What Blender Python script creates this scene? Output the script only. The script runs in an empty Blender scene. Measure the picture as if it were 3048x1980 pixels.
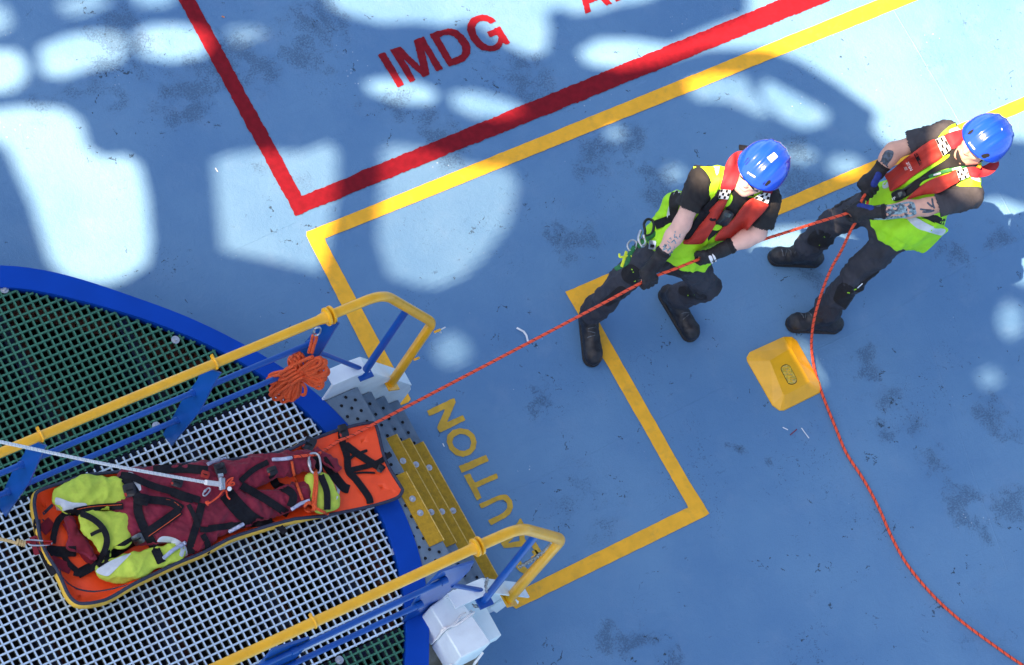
import bpy, math, random
import numpy as np
from mathutils import Vector, Matrix, noise
from mathutils.bvhtree import BVHTree
from mathutils.geometry import delaunay_2d_cdt

# ------------------------------------------------------------------ camera, sky, sun, exposure
sc = bpy.context.scene
W, HH, FPX, CAMZ = 3048, 1980, 10000.0, 15.6
def _rx(a): c, s = math.cos(a), math.sin(a); return np.array([[1, 0, 0], [0, c, -s], [0, s, c]])
def _rz(a): c, s = math.cos(a), math.sin(a); return np.array([[c, -s, 0], [s, c, 0], [0, 0, 1]])
RC = _rz(-1.1195) @ _rx(0.5126) @ _rz(0.6564)          # camera rotation (columns: right, up, back)
CAM = np.array([0, 0, CAMZ])
cam_d = bpy.data.cameras.new("camera"); cam = bpy.data.objects.new("camera", cam_d); sc.collection.objects.link(cam)
m4 = Matrix(RC.tolist()).to_4x4(); m4.translation = CAM; cam.matrix_world = m4
cam_d.sensor_width = 36; cam_d.sensor_fit = 'HORIZONTAL'; cam_d.lens = 36 * FPX / W
cam_d.clip_start = 0.1; cam_d.clip_end = 3000
sc.camera = cam
SUN = np.array([-0.554, 0.112, 0.825]); SUN /= np.linalg.norm(SUN)
wd = bpy.data.worlds.new("World"); sc.world = wd; wd.use_nodes = True
nt = wd.node_tree; bg = nt.nodes['Background']
sky = nt.nodes.new('ShaderNodeTexSky'); sky.sky_type = 'NISHITA'; sky.sun_disc = False
sky.sun_elevation = math.asin(SUN[2]); sky.sun_rotation = math.atan2(SUN[0], SUN[1])
sky.air_density = 0.8; sky.dust_density = 2.4; sky.ozone_density = 1.0
nt.links.new(sky.outputs[0], bg.inputs[0]); bg.inputs[1].default_value = 0.062
sd = bpy.data.lights.new("sun", 'SUN'); sd.energy = 5.0; sd.angle = math.radians(0.4); sd.color = (1, .7, .44)
so = bpy.data.objects.new("sun", sd); sc.collection.objects.link(so)
so.rotation_euler = Vector(SUN).to_track_quat('Z', 'Y').to_euler(); so.location = (0, 0, 30)
vs = sc.view_settings; vs.view_transform = 'Standard'; vs.look = 'None'; vs.gamma = 1; vs.use_curve_mapping = False
vs.exposure = 2.14

# ------------------------------------------------------------------ helpers
rng = np.random.default_rng(7); random.seed(7)
V3 = lambda *a: np.array(a, float)
def nrm(v): v = np.asarray(v, float); return v / (np.linalg.norm(v) + 1e-12)
def ray(px, py): return nrm(RC @ np.array([(px - W / 2) / FPX, -(py - HH / 2) / FPX, -1.0]))
def at(px, py, z=0.0):
    d = ray(px, py); return CAM + d * ((z - CAMZ) / d[2])
def zc(o, s): return lambda u, v, z=0.0: at(o[0] + u / s, o[1] + v / s, z)     # a point measured in an enlarged crop
def px_of(P):
    q = RC.T @ (np.asarray(P, float) - CAM); return np.array([W / 2 + FPX * q[0] / -q[2], HH / 2 - FPX * q[1] / -q[2]])

def smooth_path(pts, n=8, closed=False):
    P = [np.asarray(p, float) for p in pts]; out = []
    N = len(P)
    rngi = range(N if closed else N - 1)
    for i in rngi:
        p1, p2 = P[i], P[(i + 1) % N]
        p0 = P[i - 1] if (i > 0 or closed) else 2 * p1 - p2
        p3 = P[(i + 2) % N] if (i + 2 < N or closed) else 2 * p2 - p1
        for k in range(n):
            t = k / n
            out.append(0.5 * ((2 * p1) + (-p0 + p2) * t + (2 * p0 - 5 * p1 + 4 * p2 - p3) * t * t + (-p0 + 3 * p1 - 3 * p2 + p3) * t ** 3))
    if not closed: out.append(P[-1])
    return out
def resample(pts, step, closed=False):
    P = np.array(pts + ([pts[0]] if closed else []), float)
    d = np.r_[0, np.cumsum(np.linalg.norm(np.diff(P, axis=0), axis=1))]
    n = max(2, int(round(d[-1] / step)) + 1); s = np.linspace(0, d[-1], n)
    out = [np.array([np.interp(x, d, P[:, k]) for k in range(P.shape[1])]) for x in s]
    return out[:-1] if closed else out

class MB:
    def __init__(s): s.v = []; s.f = []; s.m = []
    def add(s, v, f, mi=0):
        o = len(s.v); s.v += [tuple(map(float, p)) for p in v]; s.f += [tuple(i + o for i in q) for q in f]; s.m += [mi] * len(f); return s
    def box(s, c, ax, ay, az, mi=0):
        c, ax, ay, az = map(np.asarray, (c, ax, ay, az))
        v = [c + i * ax + j * ay + k * az for i in (-1, 1) for j in (-1, 1) for k in (-1, 1)]
        f = [(0, 1, 3, 2), (4, 6, 7, 5), (0, 4, 5, 1), (2, 3, 7, 6), (0, 2, 6, 4), (1, 5, 7, 3)]
        if np.dot(np.cross(ax, ay), az) < 0: f = [q[::-1] for q in f]
        return s.add(v, f, mi)
    def bbox(s, lo, hi, mi=0):
        lo, hi = np.asarray(lo, float), np.asarray(hi, float); h = (hi - lo) / 2
        return s.box((lo + hi) / 2, (h[0], 0, 0), (0, h[1], 0), (0, 0, h[2]), mi)
    def tube(s, pts, r, n=10, closed=False, cap=True, mi=0, squash=None):
        P = [np.asarray(p, float) for p in pts]; N = len(P)
        R = [r] * N if np.isscalar(r) else list(r)
        T = [nrm(P[(i + 1) % N] - P[i - 1]) if (closed or 0 < i < N - 1) else nrm(P[min(i + 1, N - 1)] - P[max(i - 1, 0)]) for i in range(N)]
        u = np.cross(T[0], (0, 0, 1.0)); u = nrm(u) if np.linalg.norm(u) > 1e-3 else V3(1, 0, 0)
        v = []; s.frames = []
        for i in range(N):
            u = nrm(u - T[i] * np.dot(u, T[i])); w = np.cross(T[i], u); s.frames.append((P[i], u, w, T[i]))
            for k in range(n):
                a = 2 * math.pi * k / n; v.append(P[i] + R[i] * (math.cos(a) * u + math.sin(a) * w * (squash or 1)))
        f = []
        for i in range(N if closed else N - 1):
            j = (i + 1) % N
            for k in range(n): l = (k + 1) % n; f.append((i * n + k, i * n + l, j * n + l, j * n + k))
        if cap and not closed: f.append(tuple(range(n))[::-1]); f.append(tuple((N - 1) * n + k for k in range(n)))
        return s.add(v, f, mi)
    def cyl(s, a, b, r, r2=None, n=14, mi=0): return s.tube([a, b], [r, r if r2 is None else r2], n, mi=mi)
    def prism(s, poly, ext, mi=0):
        P = [np.asarray(p, float) for p in poly]; n = len(P); e = np.asarray(ext, float)
        nn = sum(np.cross(P[i] - P[0], P[(i + 1) % n] - P[0]) for i in range(n))
        if np.dot(nn, e) > 0: P = P[::-1]
        v = P + [p + e for p in P]
        f = [tuple(range(n)), tuple(range(2 * n - 1, n - 1, -1))] + [(i, i + n, (i + 1) % n + n, (i + 1) % n)[::1] for i in range(n)]
        return s.add(v, f, mi)
    def ribbon(s, pts, nor, width, th=0.003, mi=0):
        P = [np.asarray(p, float) for p in pts]; N = len(P); v = []
        for i in range(N):
            t = nrm(P[min(i + 1, N - 1)] - P[max(i - 1, 0)]); n_ = np.asarray(nor[i] if isinstance(nor, list) else nor, float)
            b = nrm(np.cross(n_, t)); n2 = nrm(np.cross(t, b)); h = width / 2
            v += [P[i] - b * h, P[i] + b * h, P[i] + b * h - n2 * th, P[i] - b * h - n2 * th]
        f = []
        for i in range(N - 1):
            for k in range(4): l = (k + 1) % 4; f.append((4 * i + k, 4 * i + 4 + k, 4 * i + 4 + l, 4 * i + l))
        f += [(0, 1, 2, 3), (4 * N - 1, 4 * N - 2, 4 * N - 3, 4 * N - 4)]
        return s.add(v, f, mi)
    def ring(s, c, R, r, ax=(0, 0, 1), n=18, k=8, mi=0, sx=1.0, xdir=None):
        ax = nrm(ax); u = nrm(np.cross(ax, (0.3, 1, 0.2))) if xdir is None else nrm(xdir); w = np.cross(ax, u)
        return s.tube([np.asarray(c) + R * (sx * math.cos(2 * math.pi * i / n) * u + math.sin(2 * math.pi * i / n) * w) for i in range(n)], r, k, closed=True, mi=mi)
    def build(s, name, mats, parent=None, sharp=35, origin=None, subd=0, bevel=0, smooth=True):
        me = bpy.data.meshes.new(name)
        if parent is not None:
            r = parent
            while r.parent: r = r.parent
            o0 = np.array(r.location)
        elif origin is not None: o0 = np.asarray(origin, float)
        else:
            A = np.array(s.v); lo, hi = A.min(0), A.max(0); o0 = np.array([(lo[0] + hi[0]) / 2, (lo[1] + hi[1]) / 2, lo[2]])
        me.from_pydata([tuple(np.asarray(p) - o0) for p in s.v], [], s.f)
        for mt in (mats if isinstance(mats, (list, tuple)) else [mats]): me.materials.append(mt)
        if len(s.m) == len(me.polygons): me.polygons.foreach_set('material_index', s.m)
        if smooth:
            me.polygons.foreach_set('use_smooth', [True] * len(me.polygons)); me.set_sharp_from_angle(angle=math.radians(sharp))
        me.update()
        ob = bpy.data.objects.new(name, me); sc.collection.objects.link(ob)
        if parent is not None: ob.parent = parent
        else: ob.location = tuple(o0)
        if bevel:
            b = ob.modifiers.new('bevel', 'BEVEL'); b.width = bevel; b.segments = 2; b.limit_method = 'ANGLE'; b.angle_limit = math.radians(40)
        if subd:
            b = ob.modifiers.new('subd', 'SUBSURF'); b.levels = subd; b.render_levels = subd
        return ob

def tag(o, label=None, cat=None, group=None, kind=None):
    if label: o['label'] = label
    if cat: o['category'] = cat
    if group: o['group'] = group
    if kind: o['kind'] = kind
    return o
def thing(name, loc, label, cat, group=None):
    o = bpy.data.objects.new(name, None); sc.collection.objects.link(o); o.location = tuple(map(float, loc)); o.empty_display_size = 0.1
    bpy.context.view_layer.update(); return tag(o, label, cat, group)

# ------------------------------------------------------------------ materials
def mat(name, col, rough=0.6, metal=0.0, var=0.12, vscale=9.0, bump=0.0, bscale=120.0, spec=0.5, coat=0.0, grime=None, gscale=4.0, gamt=0.0, sheen=0.0):
    m = bpy.data.materials.new(name); m.use_nodes = True; t = m.node_tree; b = t.nodes['Principled BSDF']; L = t.links.new
    tc = t.nodes.new('ShaderNodeNewGeometry')
    n1 = t.nodes.new('ShaderNodeTexNoise'); n1.inputs['Scale'].default_value = vscale; n1.inputs['Detail'].default_value = 5; L(tc.outputs['Position'], n1.inputs['Vector'])
    mx = t.nodes.new('ShaderNodeMix'); mx.data_type = 'RGBA'
    c = np.array(col[:3]); lo = np.clip(c * (1 - var), 0, 1); hi = np.clip(c * (1 + var), 0, 1)
    mx.inputs[6].default_value = (*lo, 1); mx.inputs[7].default_value = (*hi, 1)
    rm = t.nodes.new('ShaderNodeMapRange'); rm.inputs[1].default_value = .35; rm.inputs[2].default_value = .65; L(n1.outputs[0], rm.inputs[0]); L(rm.outputs[0], mx.inputs[0])
    out = mx.outputs[2]
    if gamt:
        n3 = t.nodes.new('ShaderNodeTexNoise'); n3.inputs['Scale'].default_value = gscale; n3.inputs['Detail'].default_value = 8; n3.inputs['Roughness'].default_value = .7; L(tc.outputs['Position'], n3.inputs['Vector'])
        r3 = t.nodes.new('ShaderNodeMapRange'); r3.inputs[1].default_value = .52; r3.inputs[2].default_value = .72; r3.inputs[4].default_value = gamt; L(n3.outputs[0], r3.inputs[0])
        m3 = t.nodes.new('ShaderNodeMix'); m3.data_type = 'RGBA'; L(r3.outputs[0], m3.inputs[0]); L(out, m3.inputs[6]); m3.inputs[7].default_value = (*(grime or (.03, .03, .03)), 1); out = m3.outputs[2]
    L(out, b.inputs['Base Color'])
    b.inputs['Roughness'].default_value = rough; b.inputs['Metallic'].default_value = metal
    b.inputs['Specular IOR Level'].default_value = spec; b.inputs['Coat Weight'].default_value = coat; b.inputs['Coat Roughness'].default_value = .12
    if sheen: b.inputs['Sheen Weight'].default_value = sheen
    if bump:
        n2 = t.nodes.new('ShaderNodeTexNoise'); n2.inputs['Scale'].default_value = bscale; n2.inputs['Detail'].default_value = 4; L(tc.outputs['Position'], n2.inputs['Vector'])
        bp = t.nodes.new('ShaderNodeBump'); bp.inputs['Strength'].default_value = bump; bp.inputs['Distance'].default_value = .004; L(n2.outputs[0], bp.inputs['Height']); L(bp.outputs[0], b.inputs['Normal'])
    return m

M = {}
M['red_paint'] = mat('red_paint', (.2, .004, .012), .62, spec=.2, var=.14, vscale=30, bump=.25, bscale=260, gamt=.25, gscale=9, grime=(.12, .01, .02))
M['yellow_line'] = mat('yellow_line', (.88, .45, .018), .6, var=.07, vscale=14, bump=.25, bscale=220, gamt=.45, gscale=16, grime=(.42, .26, .06))
M['yellow_letter'] = mat('yellow_letter', (.6, .37, .03), .65, var=.12, vscale=20, bump=.15, bscale=220, gamt=.45, gscale=14, grime=(.3, .2, .06))
M['yellow_gloss'] = mat('yellow_gloss', (.86, .44, .012), .28, var=.06, vscale=12, bump=.12, bscale=60, coat=.3, gamt=.25, gscale=10, grime=(.45, .22, .03))
M['yellow_grit'] = mat('yellow_grit', (.5, .29, .009), .75, var=.12, vscale=60, bump=.6, bscale=420, gamt=.35, gscale=22, grime=(.2, .12, .015))
M['blue_gloss'] = mat('blue_gloss', (.003, .075, .36), .34, var=.1, vscale=6, bump=.08, bscale=40, coat=.2)
M['blue_rim'] = mat('blue_rim', (.001, .055, .4), .55, var=.06, vscale=5, bump=.06, bscale=60, spec=.15)
M['grp_green'] = mat('grp_green', (.035, .165, .11), .8, var=.28, vscale=90, bump=.5, bscale=500)
M['grp_white'] = mat('grp_white', (.5, .66, .82), .7, var=.1, vscale=60, bump=.3, bscale=400, gamt=.5, gscale=7, grime=(.26, .32, .38))
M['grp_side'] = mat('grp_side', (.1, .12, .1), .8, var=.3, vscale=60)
M['grp_green_shaded'] = mat('grp_green_shaded', (.02, .09, .06), .85, var=.3, vscale=60)  # darker copy of the green: shade of the bar sides as colour
M['under_shade'] = mat('under_shade', (.004, .005, .008), .9, var=.3)
M['rust'] = mat('rust', (.09, .025, .015), .85, var=.4, vscale=30)
M['tread'] = mat('tread', (.13, .2, .28), .55, var=.12, vscale=20, bump=.2, bscale=150, gamt=.3, gscale=14, grime=(.3, .36, .42))
M['white_paint'] = mat('white_paint', (.8, .91, .97), .45, var=.06, vscale=8, bump=.15, bscale=50, gamt=.15, gscale=7, grime=(.4, .4, .38))
M['steel'] = mat('steel', (.55, .58, .62), .35, metal=.9, var=.15, vscale=50, bump=.2, bscale=200)
M['steel_dark'] = mat('steel_dark', (.16, .17, .19), .45, metal=.8, var=.3, vscale=60)
M['nosing_lit_edge'] = mat('nosing_lit_edge', (.7, .48, .12), .7, var=.2, vscale=60)  # worn yellow lip made paler: the edge highlight put into its colour
M['hole'] = mat('hole', (.004, .005, .008), .9)
M['caster'] = mat('caster', (.28, .3, .33), .7)
M['rope_orange'] = mat('rope_orange', (.72, .1, .024), .75, var=.18, vscale=150, bump=.8, bscale=500)
M['rope_orange_bright'] = mat('rope_orange_bright', (.95, .1, .04), .75, var=.12, vscale=150, bump=.8, bscale=500)
M['rope_black'] = mat('rope_black', (.02, .012, .012), .8)
M['rope_white'] = mat('rope_white', (.93, .94, .93), .75, var=.1, vscale=120, bump=.8, bscale=500)
M['tick_grey'] = mat('tick_grey', (.6, .66, .72), .8)
M['rope_beige'] = mat('rope_beige', (.62, .46, .22), .8, var=.2, vscale=150, bump=.8, bscale=500)
M['alloy_red'] = mat('alloy_red', (.4, .02, .02), .3, metal=.6)
M['black_web'] = mat('black_web', (.007, .008, .013), .75, spec=.25, var=.3, vscale=80, bump=.4, bscale=400)
M['black_plastic'] = mat('black_plastic', (.01, .011, .016), .35, var=.2)
M['navy_piping'] = mat('navy_piping', (.025, .035, .07), .7, var=.2, vscale=60, bump=.3, bscale=300)
M['orange_pvc'] = mat('orange_pvc', (1.0, .085, .014), .5, var=.07, vscale=14, bump=.5, bscale=22, gamt=.25, gscale=9, grime=(.6, .03, .01))
M['yellow_pvc'] = mat('yellow_pvc', (.78, .5, .06), .5, var=.12, vscale=18, bump=.5, bscale=30, gamt=.4, gscale=11, grime=(.5, .27, .03))
M['maroon'] = mat('maroon', (.2, .006, .03), .75, var=.18, vscale=10, bump=.5, bscale=60, sheen=.1)
M['maroon_flat'] = mat('maroon_flat', (.2, .005, .02), .8, var=.1, vscale=20)
M['lime'] = mat('lime', (.5, .66, .07), .75, var=.1, vscale=18, bump=.5, bscale=70, gamt=.45, gscale=10, grime=(.33, .33, .05))
M['lime_vest'] = mat('lime_vest', (.36, .78, .012), .65, var=.08, vscale=14, bump=.5, bscale=50)
M['reflective'] = mat('reflective', (.55, .62, .68), .4, var=.1, vscale=24, bump=.4, bscale=60)
M['clear_tube'] = mat('clear_tube', (.4, .45, .62), .18, var=.2, vscale=40, coat=.6)
M['black_cloth'] = mat('black_cloth', (.012, .012, .015), .85, var=.2, vscale=14, bump=.5, bscale=60)
M['grey_cloth'] = mat('grey_cloth', (.04, .04, .05), .85, var=.15, vscale=14, bump=.5, bscale=60)
M['trouser'] = mat('trouser', (.026, .03, .044), .8, var=.25, vscale=9, bump=.5, bscale=55)
M['pad'] = mat('pad', (.006, .006, .009), .8, var=.3, vscale=40, bump=.4, bscale=200)
M['leather'] = mat('leather', (.014, .015, .02), .45, var=.5, vscale=30, bump=.6, bscale=140, gamt=.35, gscale=25, grime=(.07, .065, .06))
M['sole'] = mat('sole', (.02, .02, .022), .8)
M['glove'] = mat('glove', (.012, .013, .018), .7, var=.3, vscale=40, bump=.5, bscale=200)
M['glove_blue'] = mat('glove_blue', (.008, .03, .22), .7, var=.2, vscale=40, bump=.4, bscale=200)
M['skin'] = mat('skin', (.72, .44, .37), .5, var=.07, vscale=22, bump=.15, bscale=160)
M['skin_tan'] = mat('skin_tan', (.6, .34, .26), .5, var=.08, vscale=22, bump=.15, bscale=160)
M['ink'] = mat('ink', (.05, .075, .11), .55, var=.5, vscale=70)
M['ink_pale'] = mat('ink_pale', (.16, .27, .33), .55, var=.5, vscale=60)
M['helmet'] = mat('helmet', (.006, .055, .62), .22, var=.04, vscale=10, coat=.7)
M['chain_steel'] = mat('chain_steel', (.36, .37, .38), .35, metal=.8, var=.4, vscale=80)
M['white_mark'] = mat('white_mark', (.8, .82, .85), .6, var=.04)
M['lobe_red'] = mat('lobe_red', (.4, .026, .016), .7, var=.12, vscale=12, bump=.5, bscale=55)
M['collar_red'] = mat('collar_red', (.3, .012, .025), .75, var=.15, vscale=16, bump=.6, bscale=45)
M['green_web'] = mat('green_web', (.02, .16, .05), .7, var=.2, vscale=50)
M['screen'] = mat('screen', (.02, .03, .03), .1, coat=.8)
M['amber'] = mat('amber', (.8, .25, .02), .4)
M['hair'] = mat('hair', (.03, .018, .012), .6, var=.4, vscale=90, bump=.6, bscale=300)
M['beige_sheet'] = mat('beige_sheet', (.24, .22, .16), .6, var=.3, vscale=6, bump=.4, bscale=25, gamt=.5, gscale=5, grime=(.5, .52, .5))
M['paper'] = mat('paper', (.75, .8, .84), .7, var=.08, vscale=40)
# ================================================================== THE SETTING: deck, paint, added shade plate
def deck_material():
    m = bpy.data.materials.new('deck_paint'); m.use_nodes = True; t = m.node_tree; b = t.nodes['Principled BSDF']; L = t.links.new; N = t.nodes.new
    g = N('ShaderNodeNewGeometry'); pos = g.outputs['Position']
    def nz(scale, det=6, rough=.6, dist=0.0, vec=None):
        n = N('ShaderNodeTexNoise'); n.inputs['Scale'].default_value = scale; n.inputs['Detail'].default_value = det; n.inputs['Roughness'].default_value = rough; n.inputs['Distortion'].default_value = dist
        L(vec or pos, n.inputs['Vector']); return n.outputs[0]
    def mr(x, a, c, lo=0.0, hi=1.0, smooth=True):
        r = N('ShaderNodeMapRange'); r.inputs[1].default_value = a; r.inputs[2].default_value = c; r.inputs[3].default_value = lo; r.inputs[4].default_value = hi
        if smooth: r.interpolation_type = 'SMOOTHSTEP'
        L(x, r.inputs[0]); return r.outputs[0]
    def ma(op, a, c=None, v=None):
        n = N('ShaderNodeMath'); n.operation = op; L(a, n.inputs[0])
        if c is not None: L(c, n.inputs[1])
        if v is not None: n.inputs[1].default_value = v
        return n.outputs[0]
    def mixc(fac, a, col):
        n = N('ShaderNodeMix'); n.data_type = 'RGBA'; L(fac, n.inputs[0])
        if isinstance(a, tuple): n.inputs[6].default_value = (*a, 1)
        else: L(a, n.inputs[6])
        n.inputs[7].default_value = (*col, 1); return n.outputs[2]
    c = mixc(mr(nz(.9, 5), .3, .7), (.088, .213, .405), (.125, .268, .455))
    c = mixc(mr(nz(5, 7, .65), .5, .75, 0, .4), c, (.15, .272, .45))
    # rolled-on paint streaks along the ship
    mp = N('ShaderNodeMapping'); L(pos, mp.inputs[0]); mp.inputs['Scale'].default_value = (1.2, 12, 1); mp.inputs['Rotation'].default_value = (0, 0, .25)
    c = mixc(mr(nz(4, 5, .6, vec=mp.outputs[0]), .55, .8, 0, .3), c, (.082, .19, .38))
    # worn patches where grit shows through as dense dark speckle
    blobs = [(735, 190, .3), (930, 130, .24), (990, 60, .2), (640, 230, .2), (1180, 330, .22), (1560, 230, .25), (1700, 740, .18), (1660, 690, .14), (1780, 480, .25), (1950, 560, .2), (1880, 420, .2), (1330, 420, .22),
             (2560, 1060, .16), (2640, 1150, .14), (2720, 1250, .15), (2790, 1370, .15), (2850, 1480, .16), (2880, 1560, .15), (2640, 1280, .12), (2300, 1360, .08), (2175, 1345, .08), (2440, 860, .14), (2830, 760, .18), (2980, 700, .15), (1890, 1920, .12), (1990, 1960, .13), (2950, 1250, .2), (3000, 1500, .18), (350, 120, .3), (560, 300, .25), (2350, 500, .25), (1820, 1890, .12), (1620, 1200, .12)]
    acc = None
    nzv = N('ShaderNodeTexNoise'); nzv.inputs['Scale'].default_value = 3.2; nzv.inputs['Detail'].default_value = 7; nzv.inputs['Roughness'].default_value = .62; L(pos, nzv.inputs['Vector'])
    wob = N('ShaderNodeVectorMath'); wob.operation = 'MULTIPLY_ADD'; L(nzv.outputs['Color'], wob.inputs[0]); wob.inputs[1].default_value = (.62, .62, 0); L(pos, wob.inputs[2])
    off = N('ShaderNodeVectorMath'); off.operation = 'ADD'; L(wob.outputs[0], off.inputs[0]); off.inputs[1].default_value = (-.31, -.31, 0)
    for x, y, r in blobs:
        d = N('ShaderNodeVectorMath'); d.operation = 'DISTANCE'; L(off.outputs[0], d.inputs[0]); d.inputs[1].default_value = tuple(at(x, y, 0))
        q = mr(d.outputs['Value'], r * 1.15, 0, 0, 1)
        acc = q if acc is None else ma('MAXIMUM', acc, q)
    wear = ma('MAXIMUM', acc, mr(nz(1.1, 4, .6, .6), .56, .74, 0, .5)); wear = ma('MULTIPLY', wear, mr(nz(9, 5, .65, .4), .38, .62, .25, 1.1))
    speck = nz(95, 4, .75)
    thr = ma('MULTIPLY', wear, v=.16); thr = ma('SUBTRACT', speck, thr); thr = ma('MULTIPLY', thr, v=-1.0)
    sm = mr(thr, -.44, -.36, 0, 1)
    sm = ma('MULTIPLY', sm, mr(wear, .05, .5))
    c = mixc(ma('MULTIPLY', sm, v=.44), c, (.028, .06, .115))
    c = mixc(ma('MULTIPLY', mr(acc, .3, 1), v=.1), c, (.06, .12, .22))
    # isolated dark chips, scratches and pale flecks
    vo = N('ShaderNodeTexVoronoi'); vo.voronoi_dimensions = '2D'; vo.inputs['Scale'].default_value = 7.5; L(off.outputs[0], vo.inputs['Vector'])
    chip = mr(ma('ADD', vo.outputs['Distance'], ma('MULTIPLY', nz(60, 3), v=.18)), .165, .125, 0, 1)
    chip = ma('MULTIPLY', chip, mr(nz(2.2, 2), .5, .58))
    c = mixc(ma('MULTIPLY', chip, v=.85), c, (.018, .035, .055))
    vo2 = N('ShaderNodeTexVoronoi'); vo2.voronoi_dimensions = '2D'; vo2.inputs['Scale'].default_value = 17; L(pos, vo2.inputs['Vector'])
    fl = mr(ma('ADD', vo2.outputs['Distance'], ma('MULTIPLY', nz(90, 3), v=.2)), .165, .14, 0, 1)
    fl = ma('MULTIPLY', fl, mr(nz(2.6, 3), .62, .7))
    c = mixc(ma('MULTIPLY', fl, v=.7), c, (.5, .6, .68))
    mp2 = N('ShaderNodeMapping'); L(pos, mp2.inputs[0]); mp2.inputs['Scale'].default_value = (2, 26, 1); mp2.inputs['Rotation'].default_value = (0, 0, 1.1)
    scr = mr(nz(6, 6, .7, 1.5, vec=mp2.outputs[0]), .70, .74, 0, .7); scr = ma('MULTIPLY', scr, mr(nz(3, 3), .55, .68))
    c = mixc(scr, c, (.03, .06, .1))
    vo3 = N('ShaderNodeTexVoronoi'); vo3.voronoi_dimensions = '2D'; vo3.inputs['Scale'].default_value = 26; L(off.outputs[0], vo3.inputs['Vector'])
    c3 = mr(ma('ADD', vo3.outputs['Distance'], ma('MULTIPLY', nz(140, 3), v=.3)), .27, .2, 0, 1); c3 = ma('MULTIPLY', c3, mr(nz(1.7, 4, .65), .52, .66))
    c = mixc(ma('MULTIPLY', c3, v=.75), c, (.02, .04, .06))
    for rot, sx_, th in ((.45, 30, .69), (2.2, 24, .70), (-.38, 40, .71)):
        mp3 = N('ShaderNodeMapping'); L(pos, mp3.inputs[0]); mp3.inputs['Scale'].default_value = (1.6, sx_, 1); mp3.inputs['Rotation'].default_value = (0, 0, rot)
        s3 = mr(nz(3.2, 6, .68, .8, vec=mp3.outputs[0]), th, th + .03, 0, .55); s3 = ma('MULTIPLY', s3, mr(nz(2.4, 3), .5, .62)); c = mixc(s3, c, (.045, .09, .16) if rot > 0 else (.3, .4, .5))
    L(c, b.inputs['Base Color'])
    L(mr(nz(3, 5), .3, .7, .42, .62), b.inputs['Roughness']); b.inputs['Specular IOR Level'].default_value = .35
    h = ma('ADD', ma('MULTIPLY', nz(34, 6, .65), v=1.0), ma('MULTIPLY', nz(150, 4, .7), v=.5)); h = ma('SUBTRACT', h, ma('MULTIPLY', sm, v=.5))
    bp = N('ShaderNodeBump'); bp.inputs['Strength'].default_value = .55; bp.inputs['Distance'].default_value = .007; L(h, bp.inputs['Height']); L(bp.outputs[0], b.inputs['Normal'])
    return m
M['deck'] = deck_material()
def sheet_xy(name, lo, hi, z, m):
    q = MB(); q.add([(lo[0], lo[1], z), (hi[0], lo[1], z), (hi[0], hi[1], z), (lo[0], hi[1], z)], [(0, 1, 2, 3)]); return tag(q.build(name, m, smooth=False), kind='structure')
deck = sheet_xy('deck', (-40, -40), (60, 60), 0, M['deck'])
sea = sheet_xy('sea', (-1500, -1500), (1500, 1500), -9, mat('sea_water', (.02, .05, .07), .12, bump=.8, bscale=.6))

def curve_fill(name, loops, z, m, kind='structure', ext=0.0):
    """flat filled shape (loops of xy points, inner loops become holes)"""
    cu = bpy.data.curves.new(name, 'CURVE'); cu.dimensions = '2D'; cu.fill_mode = 'BOTH'; cu.extrude = ext
    for lp in loops:
        sp = cu.splines.new('POLY'); sp.points.add(len(lp) - 1); sp.use_cyclic_u = True
        for i, p in enumerate(lp): sp.points[i].co = (float(p[0]), float(p[1]), 0, 1)
    tmp = bpy.data.objects.new('tmp', cu); sc.collection.objects.link(tmp); bpy.context.view_layer.update()
    me = bpy.data.meshes.new_from_object(tmp.evaluated_get(bpy.context.evaluated_depsgraph_get()))
    bpy.data.objects.remove(tmp); me.name = name
    if len(me.materials): me.materials.clear()
    me.materials.append(m)
    o = bpy.data.objects.new(name, me); o.location = (0, 0, z); sc.collection.objects.link(o)
    return tag(o, kind=kind) if kind else o
def wobble(lp, amp=.0022, step=.012, seed=0):
    """hand-painted edge: resample and jitter"""
    P = resample([np.asarray(p, float)[:2] for p in lp], step, closed=True); r = np.random.default_rng(seed); out = []
    a = 0
    for p in P: a = .6 * a + r.normal(0, amp); out.append(p + r.normal(0, amp * .6, 2) + a * .5)
    return out
g2 = lambda x, y: at(x, y, 0)[:2]
# red hazardous-goods area border: one corner, two arms running out of the picture
A_, B_ = g2(879, 643.4), g2(898.5, 584.5)
rc = [g2(530.4, 0) + (g2(530.4, 0) - A_) * 1.2, A_, g2(2476.7, 0) + (g2(2476.7, 0) - A_) * .8, g2(2320, 0) + (g2(2320, 0) - B_) * .9, B_, g2(580.9, 0) + (g2(580.9, 0) - B_) * 1.3]
curve_fill('red_marking', [wobble(rc, .0022, .014, 1)], .004, M['red_paint'])
Y = [g2(906.5, 693.8), g2(964.5, 712.6), g2(1224.8, 1193.8), g2(1172, 1216)]
far = lambda a, c, k: g2(*c) + (g2(*c) - g2(*a)) * k
curve_fill('yellow_marking', [wobble([g2(1172, 1216), g2(906.5, 693.8), far((906.5, 693.8), (2612, 0), .8), far((964.5, 712.6), (2733, 0), .76), g2(964.5, 712.6), g2(1224.8, 1193.8)], .0008, .03, 2)], .004, M['yellow_line'])
curve_fill('yellow_marking', [wobble([g2(1682.3, 869.9), far((1817.8, 810.3), (3048, 288), .9), far((1740.9, 886.7), (3048, 329.6), .89), g2(1740.9, 886.7), g2(2042.8, 1420), g2(2111.6, 1531.3), g2(1650, 1757.6), g2(1530.9, 1815.6), g2(1510, 1776), g2(1650, 1707.2), g2(2049, 1510.6), g2(1996, 1420)], .0009, .03, 3)], .004, M['yellow_line'])
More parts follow.
